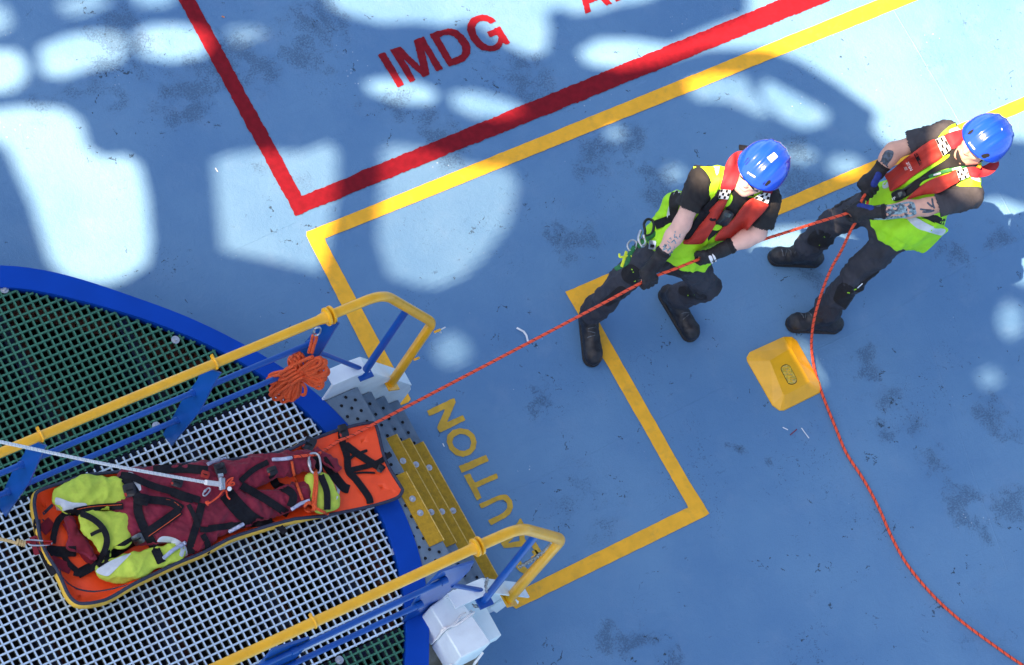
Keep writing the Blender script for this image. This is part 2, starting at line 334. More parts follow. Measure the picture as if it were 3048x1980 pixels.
def letter(name, o, s, loops, m, seed, z=.004, amp=.0016):
    curve_fill(name, [wobble([g2(o[0] + u / s, o[1] + v / s) for u, v in lp], amp, .01, seed + i) for i, lp in enumerate(loops)], z, m)
IO = (1120, 20), 5.521
letter('red_letter', *IO, [[(25, 795), (140, 745), (455, 1285), (350, 1335)]], M['red_paint'], 10)
letter('red_letter', *IO, [[(220, 715), (390, 655), (718, 982), (610, 560), (778, 497), (1095, 1030), (988, 1072), (790, 720), (878, 1118), (768, 1160), (455, 880), (645, 1210), (545, 1248)]], M['red_paint'], 20)
letter('red_letter', *IO, [[(870, 465), (1000, 410), (1120, 375), (1230, 365), (1330, 395), (1430, 470), (1510, 580), (1545, 680), (1540, 780), (1500, 850), (1430, 910), (1330, 945), (1190, 998)],
     [(1040, 510), (1110, 475), (1190, 462), (1260, 485), (1340, 560), (1400, 650), (1412, 730), (1390, 795), (1330, 830), (1235, 860)]], M['red_paint'], 30)
letter('red_letter', *IO, [[(1970, 240), (1900, 180), (1820, 145), (1740, 135), (1640, 155), (1560, 200), (1505, 270), (1488, 360), (1510, 470), (1560, 570), (1640, 660), (1740, 725), (1850, 745), (1950, 730), (2020, 700), (2060, 650), (2075, 605), (2135, 635), (2200, 600), (2025, 330), (1810, 425), (1865, 510), (1970, 460), (2005, 510), (1995, 570), (1960, 620), (1900, 645), (1830, 640), (1750, 590), (1680, 510), (1635, 430), (1618, 350), (1640, 290), (1690, 250), (1760, 240), (1820, 250), (1870, 290)]], M['red_paint'], 40)
# the next word's first letters run out of the picture: same cap height on the same baseline
b0, b1 = g2(1183, 262), g2(1745, 41); ex = nrm(b1 - b0); ey = np.array([-ex[1], ex[0]]); capH = abs(np.dot(g2(1125, 160) - b0, ey))
def on_base(p0, x, y): return p0 + ex * x * capH + ey * y * capH
a0 = g2(1742, 42)
for nm, off, loops in (('A', 0, [[(0, 0), (.17, 0), (.24, .22), (.58, .22), (.65, 0), (.83, 0), (.51, 1), (.32, 1)], [(.29, .37), (.53, .37), (.415, .76)]]),
                       ('R', .95, [[(0, 0), (.17, 0), (.17, .42), (.34, .42), (.58, 0), (.78, 0), (.52, .44), (.68, .56), (.7, .74), (.64, .9), (.48, 1), (0, 1)], [(.17, .56), (.4, .56), (.52, .64), (.52, .78), (.4, .86), (.17, .86)]]),
                       ('E', 1.85, [[(0, 0), (.62, 0), (.62, .15), (.17, .15), (.17, .43), (.56, .43), (.56, .57), (.17, .57), (.17, .85), (.6, .85), (.6, 1), (0, 1)]]),
                       ('A2', 2.6, [[(0, 0), (.17, 0), (.24, .22), (.58, .22), (.65, 0), (.83, 0), (.51, 1), (.32, 1)], [(.29, .37), (.53, .37), (.415, .76)]])):
    curve_fill('red_letter', [wobble([on_base(a0, x + off, y) for x, y in lp], .0016, .01, 50 + len(nm)) for lp in loops], .004, M['red_paint'])
CO = (1240, 1160), 2.577
def ell(cx, cy, a, b, n=40): return [(cx + a * math.cos(t), cy + b * math.sin(t)) for t in np.linspace(0, 2 * math.pi, n, endpoint=False)]
letter('yellow_letter', *CO, [[(78, 165), (285, 65), (300, 95), (232, 253), (355, 197), (375, 236), (178, 332), (153, 298), (217, 152), (95, 207)]], M['yellow_letter'], 60, amp=.0008)
letter('yellow_letter', *CO, [[(228, 400), (235, 350), (275, 312), (335, 298), (395, 308), (440, 345), (460, 400), (450, 455), (415, 500), (355, 518), (300, 505), (250, 460)], [(272, 405), (285, 365), (325, 342), (370, 345), (405, 370), (418, 410), (405, 450), (365, 472), (320, 465), (285, 440)]], M['yellow_letter'], 70, amp=.0008)
letter('yellow_letter', *CO, [[(320, 590), (530, 502), (553, 548), (345, 643)]], M['yellow_letter'], 80, amp=.0008)
letter('yellow_letter', *CO, [[(360, 662), (408, 645), (445, 715), (612, 643), (626, 680), (462, 752), (497, 832), (462, 853)]], M['yellow_letter'], 90, amp=.0008)
letter('yellow_letter', *CO, [[(478, 880), (640, 808), (690, 808), (730, 850), (740, 900), (720, 950), (680, 985), (570, 1042), (545, 1005), (660, 950), (695, 910), (690, 870), (660, 848), (620, 855), (495, 915)]], M['yellow_letter'], 100, amp=.0008)
letter('yellow_letter', *CO, [[(643, 1180), (668, 1217), (812, 1206), (880, 1202), (925, 1270), (960, 1250), (905, 1160), (830, 1158), (820, 1028), (795, 985), (775, 1020)], [(700, 1180), (780, 1100), (790, 1160)]], M['yellow_letter'], 110, amp=.0008)
letter('yellow_letter', *CO, [[(880, 1240), (912, 1226), (960, 1290), (975, 1340), (950, 1400), (900, 1435), (840, 1425), (790, 1395), (760, 1365), (745, 1330), (795, 1310), (815, 1350), (850, 1378), (890, 1385), (920, 1360), (925, 1320)]], M['yellow_letter'], 120, amp=.0008)
# weld seams of the deck plates (low beads of the same paint)
def seam(pts, w=.005, h=.0016):
    q = MB(); P = smooth_path([V3(*g2(*p), 0) for p in pts], 6); q.tube([p + V3(*(rng.normal(0, .0015, 2)), 0) for p in resample(P, .05)], w, 6, squash=h / w); tag(q.build('weld_seam', M['deck']), kind='structure')
seam([(2655, 20), (2850, 350), (3000, 620), (3060, 740)]); seam([(2390, 1060), (2600, 960), (2860, 800), (3060, 700)], .005, .0018); seam([(880, 660), (660, 760)], .005, .0018); seam([(1380, 1520), (1700, 1380), (2160, 1150)], .004, .0014)
seam([(2740, 940), (2900, 1420), (3000, 1700)], .004, .0014)

# unseen plate added high overhead: its cut-outs let the sun through as the patches on the working deck
ZC = 12.8
oo = 1.2807
holes = [
 [(-70, 115), (45, 118), (68, 150), (62, 185), (30, 212), (-70, 215)],
 [(88, 112), (150, 85), (235, 72), (290, 80), (304, 110), (275, 145), (205, 160), (140, 182), (95, 172)],
 [(308, 78), (350, 58), (430, 58), (480, 72), (496, 100), (478, 128), (390, 142), (325, 130)],
 [(520, 68), (590, 62), (622, 72), (600, 95), (540, 104)],
 [(130, 12), (230, -20), (260, 5), (215, 32), (150, 36)], [(275, -60), (430, -60), (400, 12), (320, 16)], [(-70, 0), (14, 14), (34, 50), (0, 80), (-70, 84)],
 [(-60, 262), (60, 248), (150, 252), (190, 282), (206, 342), (245, 366), (298, 362), (328, 384), (344, 450), (354, 560), (346, 612), (290, 648), (220, 664), (150, 650), (112, 608), (72, 480), (14, 345), (-60, 300)],
 [(492, 372), (590, 350), (690, 354), (768, 330), (788, 352), (784, 450), (768, 560), (748, 636), (640, 608), (512, 582)],
 [(884, 352), (905, 334), (1000, 348), (1090, 382), (1188, 394), (1206, 430), (1186, 520), (1118, 606), (1058, 656), (980, 668), (902, 644), (874, 560), (882, 430)],
 [(845, 192), (905, 182), (980, 196), (1020, 215), (1006, 240), (920, 237), (856, 214)],
 [(1045, 216), (1110, 214), (1196, 238), (1224, 258), (1170, 276), (1092, 268), (1050, 246)],
 [(740, -60), (765, 16), (800, 32), (880, 54), (960, 50), (1040, 60), (1090, 46), (1130, 70), (1175, 105), (1222, 128), (1272, 122), (1282, 62), (1270, 38), (1296, 18), (1335, 34), (1400, 22), (1450, 8), (1520, -4), (1560, -60)],
 [(1740, -60), (1735, 36), (1650, 66), (1560, 104), (1480, 92), (1390, 92), (1342, 120), (1358, 148), (1440, 160), (1540, 142), (1640, 112), (1780, 112), (1858, 142), (1936, 190), (2036, 262), (2026, 302), (2060, 340), (2160, 346), (2240, 330), (2300, 318), (2440, 330), (2640, 330), (2640, -60)],
 [(1590, 192), (1660, 174), (1738, 178), (1752, 214), (1800, 262), (1770, 272), (1690, 236), (1610, 232)],
 [(1775, 180), (1850, 218), (1930, 262), (1918, 288), (1862, 298), (1808, 274), (1762, 222)],
 ell(1430, 310, 24, 18), ell(1568, 404, 26, 20), ell(1862, 362, 40, 18), ell(1966, 386, 44, 24), ell(1050, 815, 46, 40), [(1748, 570), (1800, 535), (1915, 527), (1985, 560), (2000, 610), (1975, 650), (1930, 668), (1850, 640), (1765, 618)], [(2262, 480), (2320, 462), (2420, 495), (2480, 560), (2450, 640), (2380, 662), (2320, 630), (2270, 560)], ell(2350, 745, 34, 44), [(1843, 800), (1860, 790), (1916, 888), (1902, 902)], ell(2300, 880, 30, 26), ]
def up_px(u, v, z=ZC):
    P = at(u * oo, v * oo, 0); return (P + SUN * (z / SUN[2]))[:2]
outer = [up_px(-900, -620), up_px(3100, -620), up_px(3100, 1760), up_px(-900, 1760)]
def dim_bars(k, cover, pitch=.034):
    """flat bars added across one of the openings, taking away part of its light"""
    P = [np.array(up_px(*p)) for p in holes[k]]; ys = [p[1] for p in P]; q = MB(); y = min(ys) + pitch / 2
    while y < max(ys):
        xs = sorted(P[i][0] + (y - P[i][1]) * (P[i - 1][0] - P[i][0]) / (P[i - 1][1] - P[i][1]) for i in range(len(P)) if (P[i][1] > y) != (P[i - 1][1] > y))
        for a, b in zip(xs[::2], xs[1::2]): q.bbox((a, y - pitch * cover / 2, ZC - .01), (b, y + pitch * cover / 2, ZC + .01))
        y += pitch
    if q.v: tag(q.build('shade_plate_bars', M['caster'], smooth=False), kind='structure')
for k, cv_ in ((3, .55), (4, .4), (5, .25), (6, .3), (8, .38), (9, .48), (11, .15), (12, .1), (14, .3), (15, .12), (16, .4), (17, .45), (18, .4), (19, .35), (20, .6), (23, .45), (25, .6)): dim_bars(k, cv_)
ud = curve_fill('shade_plate', [outer] + [[up_px(*p) for p in lp] for lp in holes], ZC, M['caster'], ext=.02)
# ================================================================== grating platform, stair, guard rails, deck fittings
def at_y(px, py, y): d = ray(px, py); return CAM + d * (y / d[1])
def at_x(px, py, x): d = ray(px, py); return CAM + d * (x / d[0])
ZP = .8; PC = np.array([4.62, 3.17])
def rad_fn(pts, mean):
    P = np.array([at(*p, ZP)[:2] for p in pts]) - PC; th = np.arctan2(P[:, 1], P[:, 0]); r = np.linalg.norm(P, axis=1); o = np.argsort(th); th, r = th[o], r[o]
    TH = np.r_[th[0] - .9, th, th[-1] + .9]; RR = np.r_[mean, r, mean]
    xs = np.linspace(-math.pi, math.pi, 361); v = np.interp(xs, TH, RR); k = np.hanning(25); k /= k.sum()
    v = np.convolve(np.r_[v[-13:-1], v, v[1:13]], k, 'valid')[:361]
    return lambda t: np.interp(t, xs, v)
R_out = rad_fn([(0, 784), (389, 886), (720, 1026), (797, 1064), (1029, 1253), (1186, 1486), (1251, 1656), (1263, 1692), (1276, 1814), (1272, 1980)], 1.86)
R_in = rad_fn([(0, 849), (235, 899), (480, 972), (770, 1112), (964, 1279), (1122, 1506), (1156, 1597), (1199, 1733), (1208, 1882), (1201, 1980)], 1.7)
plat = thing('grating_platform', (*PC, 0), 'round platform of green and white square-mesh grating with a wide blue rim', 'platform')
TH = np.linspace(-math.pi, math.pi, 181)[:-1]
q = MB(); v = []; f = []
for t in TH:
    c, s_ = math.cos(t), math.sin(t); ro, ri = R_out(t), R_in(t)
    for r, z in ((ri, ZP - .05), (ri, ZP + .006), (ro - .004, ZP + .006), (ro, ZP), (ro, ZP - .09), (ro - .03, ZP - .09)): v.append((PC[0] + r * c, PC[1] + r * s_, z))
n = len(TH)
for i in range(n):
    j = (i + 1) % n
    for k in range(5): f.append((6 * i + k, 6 * j + k, 6 * j + k + 1, 6 * i + k + 1)[::-1])
q.add(v, f); q.build('rim', M['blue_rim'], plat, sharp=40)
q = MB(); v = []; f = []
for t in TH:
    c, s_ = math.cos(t), math.sin(t)
    for r, z in ((R_out(t) - .03, ZP - .088), (R_out(t) - .1, .01), (0.001, .012)): v.append((PC[0] + r * c, PC[1] + r * s_, z))
for i in range(n):
    j = (i + 1) % n
    for k in range(2): f.append((3 * i + k, 3 * j + k, 3 * j + k + 1, 3 * i + k + 1))
q.add(v, f); q.build('drum', M['under_shade'], plat)  # near-black wall and floor: the dark below the grating put into the colour
YW0, YW1 = 2.515, 3.837
def chord(fixed, axis):
    """parameter range of a bar line inside the inner rim"""
    ts = np.linspace(-1.8, 1.8, 721); P = np.c_[ts, np.full_like(ts, fixed)] if axis == 0 else np.c_[np.full_like(ts, fixed), ts]
    ok = np.linalg.norm(P, axis=1) < R_in(np.arctan2(P[:, 1], P[:, 0])) - .004; w = ts[ok]
    return (w.min(), w.max()) if len(w) else None
PX, PY_, BW = .0395, .0413, .0047
def grating(name, m, side, y0, y1, xa, xb, margin):
    q = MB(); zt = ZP - .012
    yy = np.arange(y0 + margin, y1 - margin * .5, PY_)
    for y in yy:
        c = chord(y - PC[1], 0)
        if c is None: continue
        a, b = max(c[0] + PC[0], xa), min(c[1] + PC[0], xb)
        if b - a > .01: q.bbox((a, y - BW, zt - .02), (b, y + BW, zt))
    for k in range(int((xb - xa) / PX) + 2):
        x = xa + .006 + k * PX
        if x > xb: break
        c = chord(x - PC[0], 1)
        if c is None: continue
        a, b = max(c[0] + PC[1], y0 + .004), min(c[1] + PC[1], y1 - .004)
        if b - a > .01: q.bbox((x - BW, a, zt - .019), (x + BW, b, zt - .0016))
    q.m = [0 if i % 6 == 5 else 1 for i in range(len(q.f))]          # painted tops; flanks darker, with the bars' side shade put into the colour
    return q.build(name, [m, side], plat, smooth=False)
grating('grating', M['grp_green'], M['grp_green_shaded'], YW1, YW1 + 1.4, 2.9, 6.4, .018)['label'] = 'green grating behind the upper rail'
grating('grating', M['grp_green'], M['grp_green_shaded'], YW0 - 1.4, YW0, 2.9, 6.4, .012)['label'] = 'green grating beyond the lower rail'
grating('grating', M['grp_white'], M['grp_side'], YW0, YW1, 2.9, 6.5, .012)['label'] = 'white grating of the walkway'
q = MB(); qr = MB()
for x in (3.55, 4.05, 4.6, 5.15, 5.7, 6.1):
    c = chord(x - PC[0], 1)
    q.bbox((x - .035, c[0] + PC[1], .5), (x + .035, c[1] + PC[1], .735)); qr.bbox((x + .04, c[0] + PC[1], .6), (x + .1, c[1] + PC[1], .612))
for y in (2.49, 3.86): q.bbox((3.3, y - .03, .505), (6.2, y + .03, .738))
q.build('support_beam', mat('beam_navy', (.004, .012, .05), .5, var=.4, vscale=14), plat); qr.build('support_flange', M['rust'], plat)
q = MB(); ts = np.linspace(-math.pi, math.pi, 160)
for t0, t1 in zip(ts[:-1], ts[1:]):
    tm = (t0 + t1) / 2; r = R_in(tm) - .05; c, s_ = math.cos(tm), math.sin(tm)
    q.box((PC[0] + r * c, PC[1] + r * s_, .66), (.04 * c, .04 * s_, 0), (-.036 * s_, .036 * c, 0), (0, 0, .01))
q.build('rim_shelf', M['rust'], plat)
for p in [(13, 862), (522, 1012), (465, 1268), (1230 - 53, 1640), (150, 1488), (1010, 1965), (845, 1965)]:
    b = at(*p, ZP - .01); q = MB(); q.cyl(b + V3(0, 0, -.006), b + V3(0, 0, .003), .021, n=18); q.cyl(b + V3(0, 0, .003), b + V3(0, 0, .012), .009, n=6); q.build('fixing_washer', M['steel'], plat)

# ---- stair
SY0, SY1 = 2.53, 3.69
stair = thing('ships_stair', (6.8, 3.1, 0), 'short steep steel stair with perforated grey treads and gritty yellow nosings', 'stair')
edges = [(6.604, ZP - .004), (6.745, .6), (6.888, .4), (7.035, .2)]
for i, (xe, z) in enumerate(edges):
    x0 = 6.30 if i == 0 else edges[i - 1][0] - .045
    q = MB()
    if i == 0:
        ys_ = np.linspace(SY0, SY1, 14); th_ = [math.atan2(y - PC[1], 1.85) for y in ys_]
        inner = [V3(PC[0] + math.sqrt(max((R_out(t) - .03) ** 2 - (y - PC[1]) ** 2, 0)), y, z) for t, y in zip(th_, ys_)]
        q.prism([V3(xe, SY1, z), V3(xe, SY0, z)] + inner, (0, 0, -.035))
    else: q.bbox((x0, SY0, z - .035), (xe, SY1, z))
    h = q; rr = q; yy = np.arange(SY0 + .05, SY1 - .03, .062)
    for jx, xx in enumerate([xe - .045, xe - .083, xe - .125] if i == 0 else [xe - .04, xe - .085]):
        for y in yy + (.031 if jx % 2 else 0):
            if y > SY1 - .02: continue
            h.cyl((xx, y, z - .004), (xx, y, z + .0012), .0085, n=12, mi=1); rr.ring((xx, y, z + .0005), .0105, .0022, n=14, k=5)
    tr = q.build('tread', [M['tread'], M['hole']], stair)
    q = MB(); y1 = 3.436 if i else 3.2; y0 = 2.808 if i < 3 else 2.6
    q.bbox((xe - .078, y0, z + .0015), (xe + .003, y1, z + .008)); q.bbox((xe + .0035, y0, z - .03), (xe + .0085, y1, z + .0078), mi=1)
    no = q.build('nosing', [M['yellow_grit'], M['nosing_lit_edge']], tr); no['label'] = 'yellow anti-slip nosing'
    for y in (y1 - .14, 2.98 + .02 * i):
        q = MB(); c = V3(xe - .036, y, z + .008); q.cyl(c, c + V3(0, 0, .002), .0165, n=18); q.cyl(c + V3(0, 0, .002), c + V3(0, 0, .011), .0085, n=6); q.cyl(c + V3(0, 0, .011), c + V3(0, 0, .016), .005, n=10)
        q.build('bolt', M['steel'], tr)
prof = [(6.40, .5), (6.40, 1.0), (6.52, 1.0), (6.60, .985), (7.06, .36), (7.09, .28), (7.085, .05), (7.05, 0), (6.82, 0)]
for y, side in ((SY1 + .004, 1), (SY0 - .016, -1)):
    q = MB(); q.prism([V3(x, y, z) for x, z in prof], (0, .012, 0)); st = q.build('stringer', M['white_paint'], stair, bevel=.003)
    q = MB(); fl = [prof[1], prof[2], prof[3], prof[4]]
    for (xa, za), (xb, zb) in zip(fl[:-1], fl[1:]):
        d = nrm(V3(xb - xa, 0, zb - za)); c = V3((xa + xb) / 2, y + .006 + side * .035, (za + zb) / 2); L_ = math.hypot(xb - xa, zb - za) / 2 + .002
        q.box(c + np.cross(d, (0, 1, 0)) * .004 * (1), d * L_, (0, .042, 0), np.cross(d, (0, 1, 0)) * .005)
    q.build('stringer_flange', M['white_paint'], st, bevel=.002)
# welded corner plate at the foot of the lower stringer
q = MB(); q.prism([at(1468, 1755, .42), at(1495, 1752, .42), at(1545, 1790, .34), at(1543, 1797, .34), at(1500, 1790, .36)], (0, 0, -.012)); q.prism([at(1458, 1812, .2), at(1478, 1826, .16), at(1512, 1800, .2), at(1500, 1784, .3)], (.004, .012, -.004))
q.build('foot_bracket', M['white_paint'], stair, bevel=.002)

# ---- guard rails
RZ = 1.81
def rail(name, label, y, ys, rt, ry, flange_px, peak_px, end_px, post_b, blue_t, blue_b, plates, plate_poly, fx, plane, mids_px):
    r = thing(name, (5.5, y, ZP), label, 'guard rail', 'guard rails along the walkway')
    q = MB(); q.tube([(2.2, y, RZ), (fx, y, RZ)], rt, 16); q.build('top_rail', M['yellow_gloss'], r)
    q = MB()
    for dx in (-.012, .012): q.tube([(fx + dx - .007, y, RZ), (fx + dx - .005, y, RZ), (fx + dx + .005, y, RZ), (fx + dx + .007, y, RZ)], [.04, .045, .045, .04], 22)
    q.tube([(fx - .06, y, RZ), (fx - .019, y, RZ)], [.023, .03], 16); q.build('flange', M['yellow_gloss'], r)
    pk = at_y(*peak_px, y); en = at_y(*end_px, ys); base = at(*post_b, .6)
    def fillet(K, rad):
        out = [K[0]]
        for a, b, d, r_ in zip(K[:-2], K[1:-1], K[2:], rad):
            ua, ud = nrm(a - b), nrm(d - b); p0, p2 = b + ua * r_, b + ud * r_
            out += [p0 * (1 - t) ** 2 + b * 2 * t * (1 - t) + p2 * t * t for t in np.linspace(0, 1, 12)]
        return out + [K[-1]]
    P = resample(fillet([V3(fx + .018, y, RZ), pk, en, base], (.1, .055)), .014)
    q = MB(); q.tube(P, rt + .0015, 18); q.build('stair_handrail', M['yellow_gloss'], r)
    q = MB(); q.box(base + V3(0, 0, .0), (.04, 0, -.03), (0, .04, 0), (.003, 0, .004)); q.build('base_plate', M['yellow_gloss'], r, bevel=.002)
    T = min(P, key=lambda p: np.linalg.norm(px_of(p) - np.array(blue_t))); B = at(*blue_b, .96); q = MB(); q.tube([T, B], .019, 14); q.box(B, (.04, 0, -.004), (0, .035, 0), (0, 0, .005)); q.build('post', M['blue_gloss'], r)
    q = MB(); xs = plates + [fx + .01]
    for x in xs:
        q = MB(); q.prism([V3(x, y, 0) + p for p in plate_poly], plane); pl = q.build('stanchion', M['blue_gloss'], r, bevel=.0015)
        if x != xs[-1]:
            q = MB(); q.ring((x + .01, y, RZ), .025, .006, ax=(1, 0, 0), n=18); q.box((x + .012, y, RZ - .04), (.006, 0, 0), (0, .012, 0), (0, 0, .022)); q.box((x + .012, y + .03, RZ + .005), (.005, 0, 0), (0, .012, 0), (0, 0, .01)); q.build('saddle', M['yellow_gloss'], pl)
    for mp_ in mids_px:
        E_ = at_y(*mp_, y + ry); z = E_[2]; q = MB(); q.tube([(2.2, y + ry, z), (E_[0], y + ry, z)], .0145, 12)
        for x in xs[:-1] + [E_[0]]: q.tube([(x - .02, y + ry, z), (x + .012, y + ry, z)], .019, 12)
        q.build('mid_rail', M['blue_gloss'], r)
    return r, T, B, en, base
ppA = [at_x(u, v, 5.576) for u, v in ((602, 1094), (656, 1110), (643, 1130), (593, 1225), (530, 1302), (511, 1329), (484, 1293), (543, 1189), (584, 1135))]
ppA = [p - V3(5.576, 3.803, 0) for p in ppA]
rail_u = rail('guard_rail', 'guard rail of yellow tube and blue plates with a rope coil hooked on it', 3.803, 3.70, .0225, .012, (985, 940), (1140, 874), (1288, 960), (1163, 1142), (1205, 935), (1083, 1110), [3.77, 4.68, 5.576], ppA, 6.2, (.01, 0, 0), ((925, 1022), (856, 1112)))
ppB = [at_y(1000 + u / 2.209, 1280 + v / 2.209, 2.525) for u, v in ((690, 935), (910, 868), (880, 925), (620, 1190), (478, 1308), (440, 1268), (520, 1130), (600, 1030))]
xB = at_y(1410, 1640, 2.525)[0]
ppB = [p - V3(xB + .01, 2.525, 0) for p in ppB]
rail_l = rail('guard_rail', 'guard rail of yellow tube with broad blue gussets and a chain on its end post', 2.525, 2.455, .0255, -.017, (1410, 1640), (1548, 1571), (1672, 1605), (1514, 1784), (1590, 1618), (1440, 1788), [4.53, 5.4], ppB, xB, (0, .012, 0), ((1323, 1728), (1250, 1800)))
def brace(r, a, b):
    q = MB(); q.tube([a, b], .0125, 12); q.build('brace', M['blue_gloss'], r)
brace(rail_u[0], at_y(945, 1046, 3.81), at(1074, 1098, .98)); brace(rail_l[0], at_y(1345, 1742, 2.53), at(1432, 1757, .99))
def on_post(r, px, lift=.0):
    """point beside the end post of a rail, at the post's own distance"""
    en, ba = r[3], r[4]; L_ = [en + (ba - en) * t for t in np.linspace(-.05, 1, 60)]; p = min(L_, key=lambda k: np.linalg.norm(px_of(k) - np.array(px, float))); d = ray(*px); return CAM + d * (np.linalg.norm(p - CAM) - lift)
# chain eyes and hooks at the stair ends of both rails
q = MB(); e = on_post(rail_u, (1302, 985)); q.ring(e, .014, .006, ax=(0, 1, .3)); q.build('chain_eye', M['yellow_gloss'], rail_u[0])
q = MB(); e2 = on_post(rail_u, (1240, 1068)); q.ring(e2, .012, .006, ax=(0, 1, .3)); q.build('chain_eye', M['yellow_gloss'], rail_u[0])
q = MB(); q.ring(e + V3(.012, -.004, -.012), .011, .0035, ax=(.6, .5, .6)); q.tube([e + V3(-.01, 0, -.02), e + V3(.02, 0, -.004), e + V3(.045, 0, .006)], .0035, 8); sh = q.build('shackle', M['steel']); tag(sh, 'small steel shackle on the end of the handrail nearest the crew', 'shackle')
q = MB(); q.ring(on_post(rail_l, (1592, 1657)), .014, .006, ax=(0, 1, .3)); q.build('chain_eye', M['yellow_gloss'], rail_l[0])
def chain(pts, label, m='chain_steel'):
    P = resample(smooth_path(pts, 8), .021); t = thing('chain', P[-1], label, 'chain')
    for i in range(len(P) - 1):
        a, b = P[i], P[i + 1]; d = nrm(b - a); s_ = nrm(np.cross(d, (.3, .2, 1) if i % 2 else (.9, .3, .2)))
        q = MB(); w = np.cross(d, s_); q.tube([(a + b) / 2 + .0145 * math.cos(k * math.pi / 6) * d + .0075 * math.sin(k * math.pi / 6) * s_ for k in range(12)], .0034, 6, closed=True); q.build('chain_link', M[m], t)
chain([on_post(rail_l, p_, .03) for p_ in ((1645, 1612), (1628, 1634), (1600, 1656), (1575, 1672), (1545, 1688))], 'short steel chain hanging from the end of the lower handrail')
chain([at(1452, 1722, 1.18), at(1446, 1745, 1.1), at(1450, 1775, 1.0), at(1438, 1795, .92), at(1418, 1806, .88), at(1408, 1800, .9)], 'steel chain draped round the foot of the blue post of the lower rail')

# ---- white block lashed beside the stair, cord, sheet
bx = thing('fender_block', (6.72, 2.45, .7), 'white block with rounded edges lashed with cord to the outside of the stair', 'block')
zt = .95; c0, c1, c2, c3 = at(1353, 1752, zt), at(1280, 1806, zt), at(1373, 1959, zt), at(1463, 1913, zt)
def blk(t0, t1):
    a, b, c, d = c0 + (c3 - c0) * t0, c1 + (c2 - c1) * t0, c1 + (c2 - c1) * t1, c0 + (c3 - c0) * t1
    q = MB(); q.prism([a, b, c, d], (0, 0, -.24)); return q
blk(0, .47).build('block_half', M['white_paint'], bx, bevel=.008); blk(.475, 1).build('block_half', M['white_paint'], bx, bevel=.008)
q = MB(); q.bbox((6.55, c3[1] + .05, .62), (6.68, 2.512, .7)); q.build('bracket', M['white_paint'], bx, bevel=.003)
a, b = c0 + (c3 - c0) * .46, c1 + (c2 - c1) * .46
def cord(name, pts, r, m, label, cat='rope', tracer=None, step=.02, pitch=.05, n=8, sub=8, group=None):
    P = resample(smooth_path(pts, sub), step); q = MB(); q.tube(P, r, n)
    if tracer is None: o = q.build(name, M[m]); return tag(o, label, cat, group)
    o = q.build(name, M[m]); tag(o, label, cat, group)
    fr = q.frames; d = np.r_[0, np.cumsum([np.linalg.norm(P[i + 1] - P[i]) for i in range(len(P) - 1)])]; H = []
    P2 = np.arange(0, d[-1], pitch / 14)
    for s_ in P2:
        i = min(int(np.searchsorted(d, s_, 'right')) - 1, len(P) - 2); t = (s_ - d[i]) / max(d[i + 1] - d[i], 1e-6); c, u, w, _ = fr[i]; c = c + (P[i + 1] - P[i]) * t
        a_ = 2 * math.pi * s_ / pitch; H.append(c + (r * .9) * (math.cos(a_) * u + math.sin(a_) * w))
    q = MB(); q.tube(H, r * .24, 5); t_ = q.build('tracer_thread', M[tracer], o); return o
cord('cord', [b + V3(-.004, 0, -.19), b + V3(-.01, 0, -.05), b + V3(0, .01, .006), b + (a - b) * .45 + V3(0, -.01, .008), a + V3(.01, 0, .006), a + V3(.018, 0, -.08)], .006, 'rope_white', 'thin pale cord tied across the middle of the white block')
cord('cord', [b + V3(-.006, -.005, -.12), b + V3(0, 0, .008), b + (a - b) * .4 + V3(0, 0, .014), b + (a - b) * .6 + V3(.01, .02, .014), a + V3(.02, .015, -.03)], .005, 'rope_white', 'thin pale cord knotted beside the first on the white block')
cord('cord', [c2 + V3(-.02, .01, -.1), c2 + V3(.02, -.05, -.22), at(1420, 1990, .01), at(1440, 2020, .01)], .006, 'rope_white', 'loose cord end trailing from the bottom of the white block')
cord('cord', [c3 + V3(-.02, -.01, -.1), c3 + V3(-.05, -.03, -.2), at(1420, 1965, .02), at(1419, 2000, .01)], .006, 'rope_white', 'taut cord leading down from the right bottom corner of the white block')
sp = [(1276, 1815), (1330, 1832), (1400, 1880), (1428, 1925), (1424, 1985), (1400, 2060), (1262, 2060), (1268, 1930)]
q = MB(); pts = [at(*p, .004) for p in sp]; ctr = sum(pts) / len(pts)
rings = [[ctr + (p - ctr) * k + V3(0, 0, .02 * (1 - k ** 2) * (1 + .5 * math.sin(7 * k + i))) for i, p in enumerate(pts)] for k in (1, .8, .55, .3)]
v = [p for r_ in rings for p in r_] + [ctr + V3(0, 0, .03)]; nn = len(sp); f = [(i + nn * k, (i + 1) % nn + nn * k, (i + 1) % nn + nn * (k + 1), i + nn * (k + 1))[::-1] for k in range(3) for i in range(nn)] + [((i + 1) % nn + 3 * nn, i + 3 * nn, 4 * nn)[::-1] for i in range(nn)]
q.add(v, f); tag(q.build('canvas_sheet', M['beige_sheet'], subd=2), 'crumpled brownish canvas sheet on the deck below the white block', 'sheet')

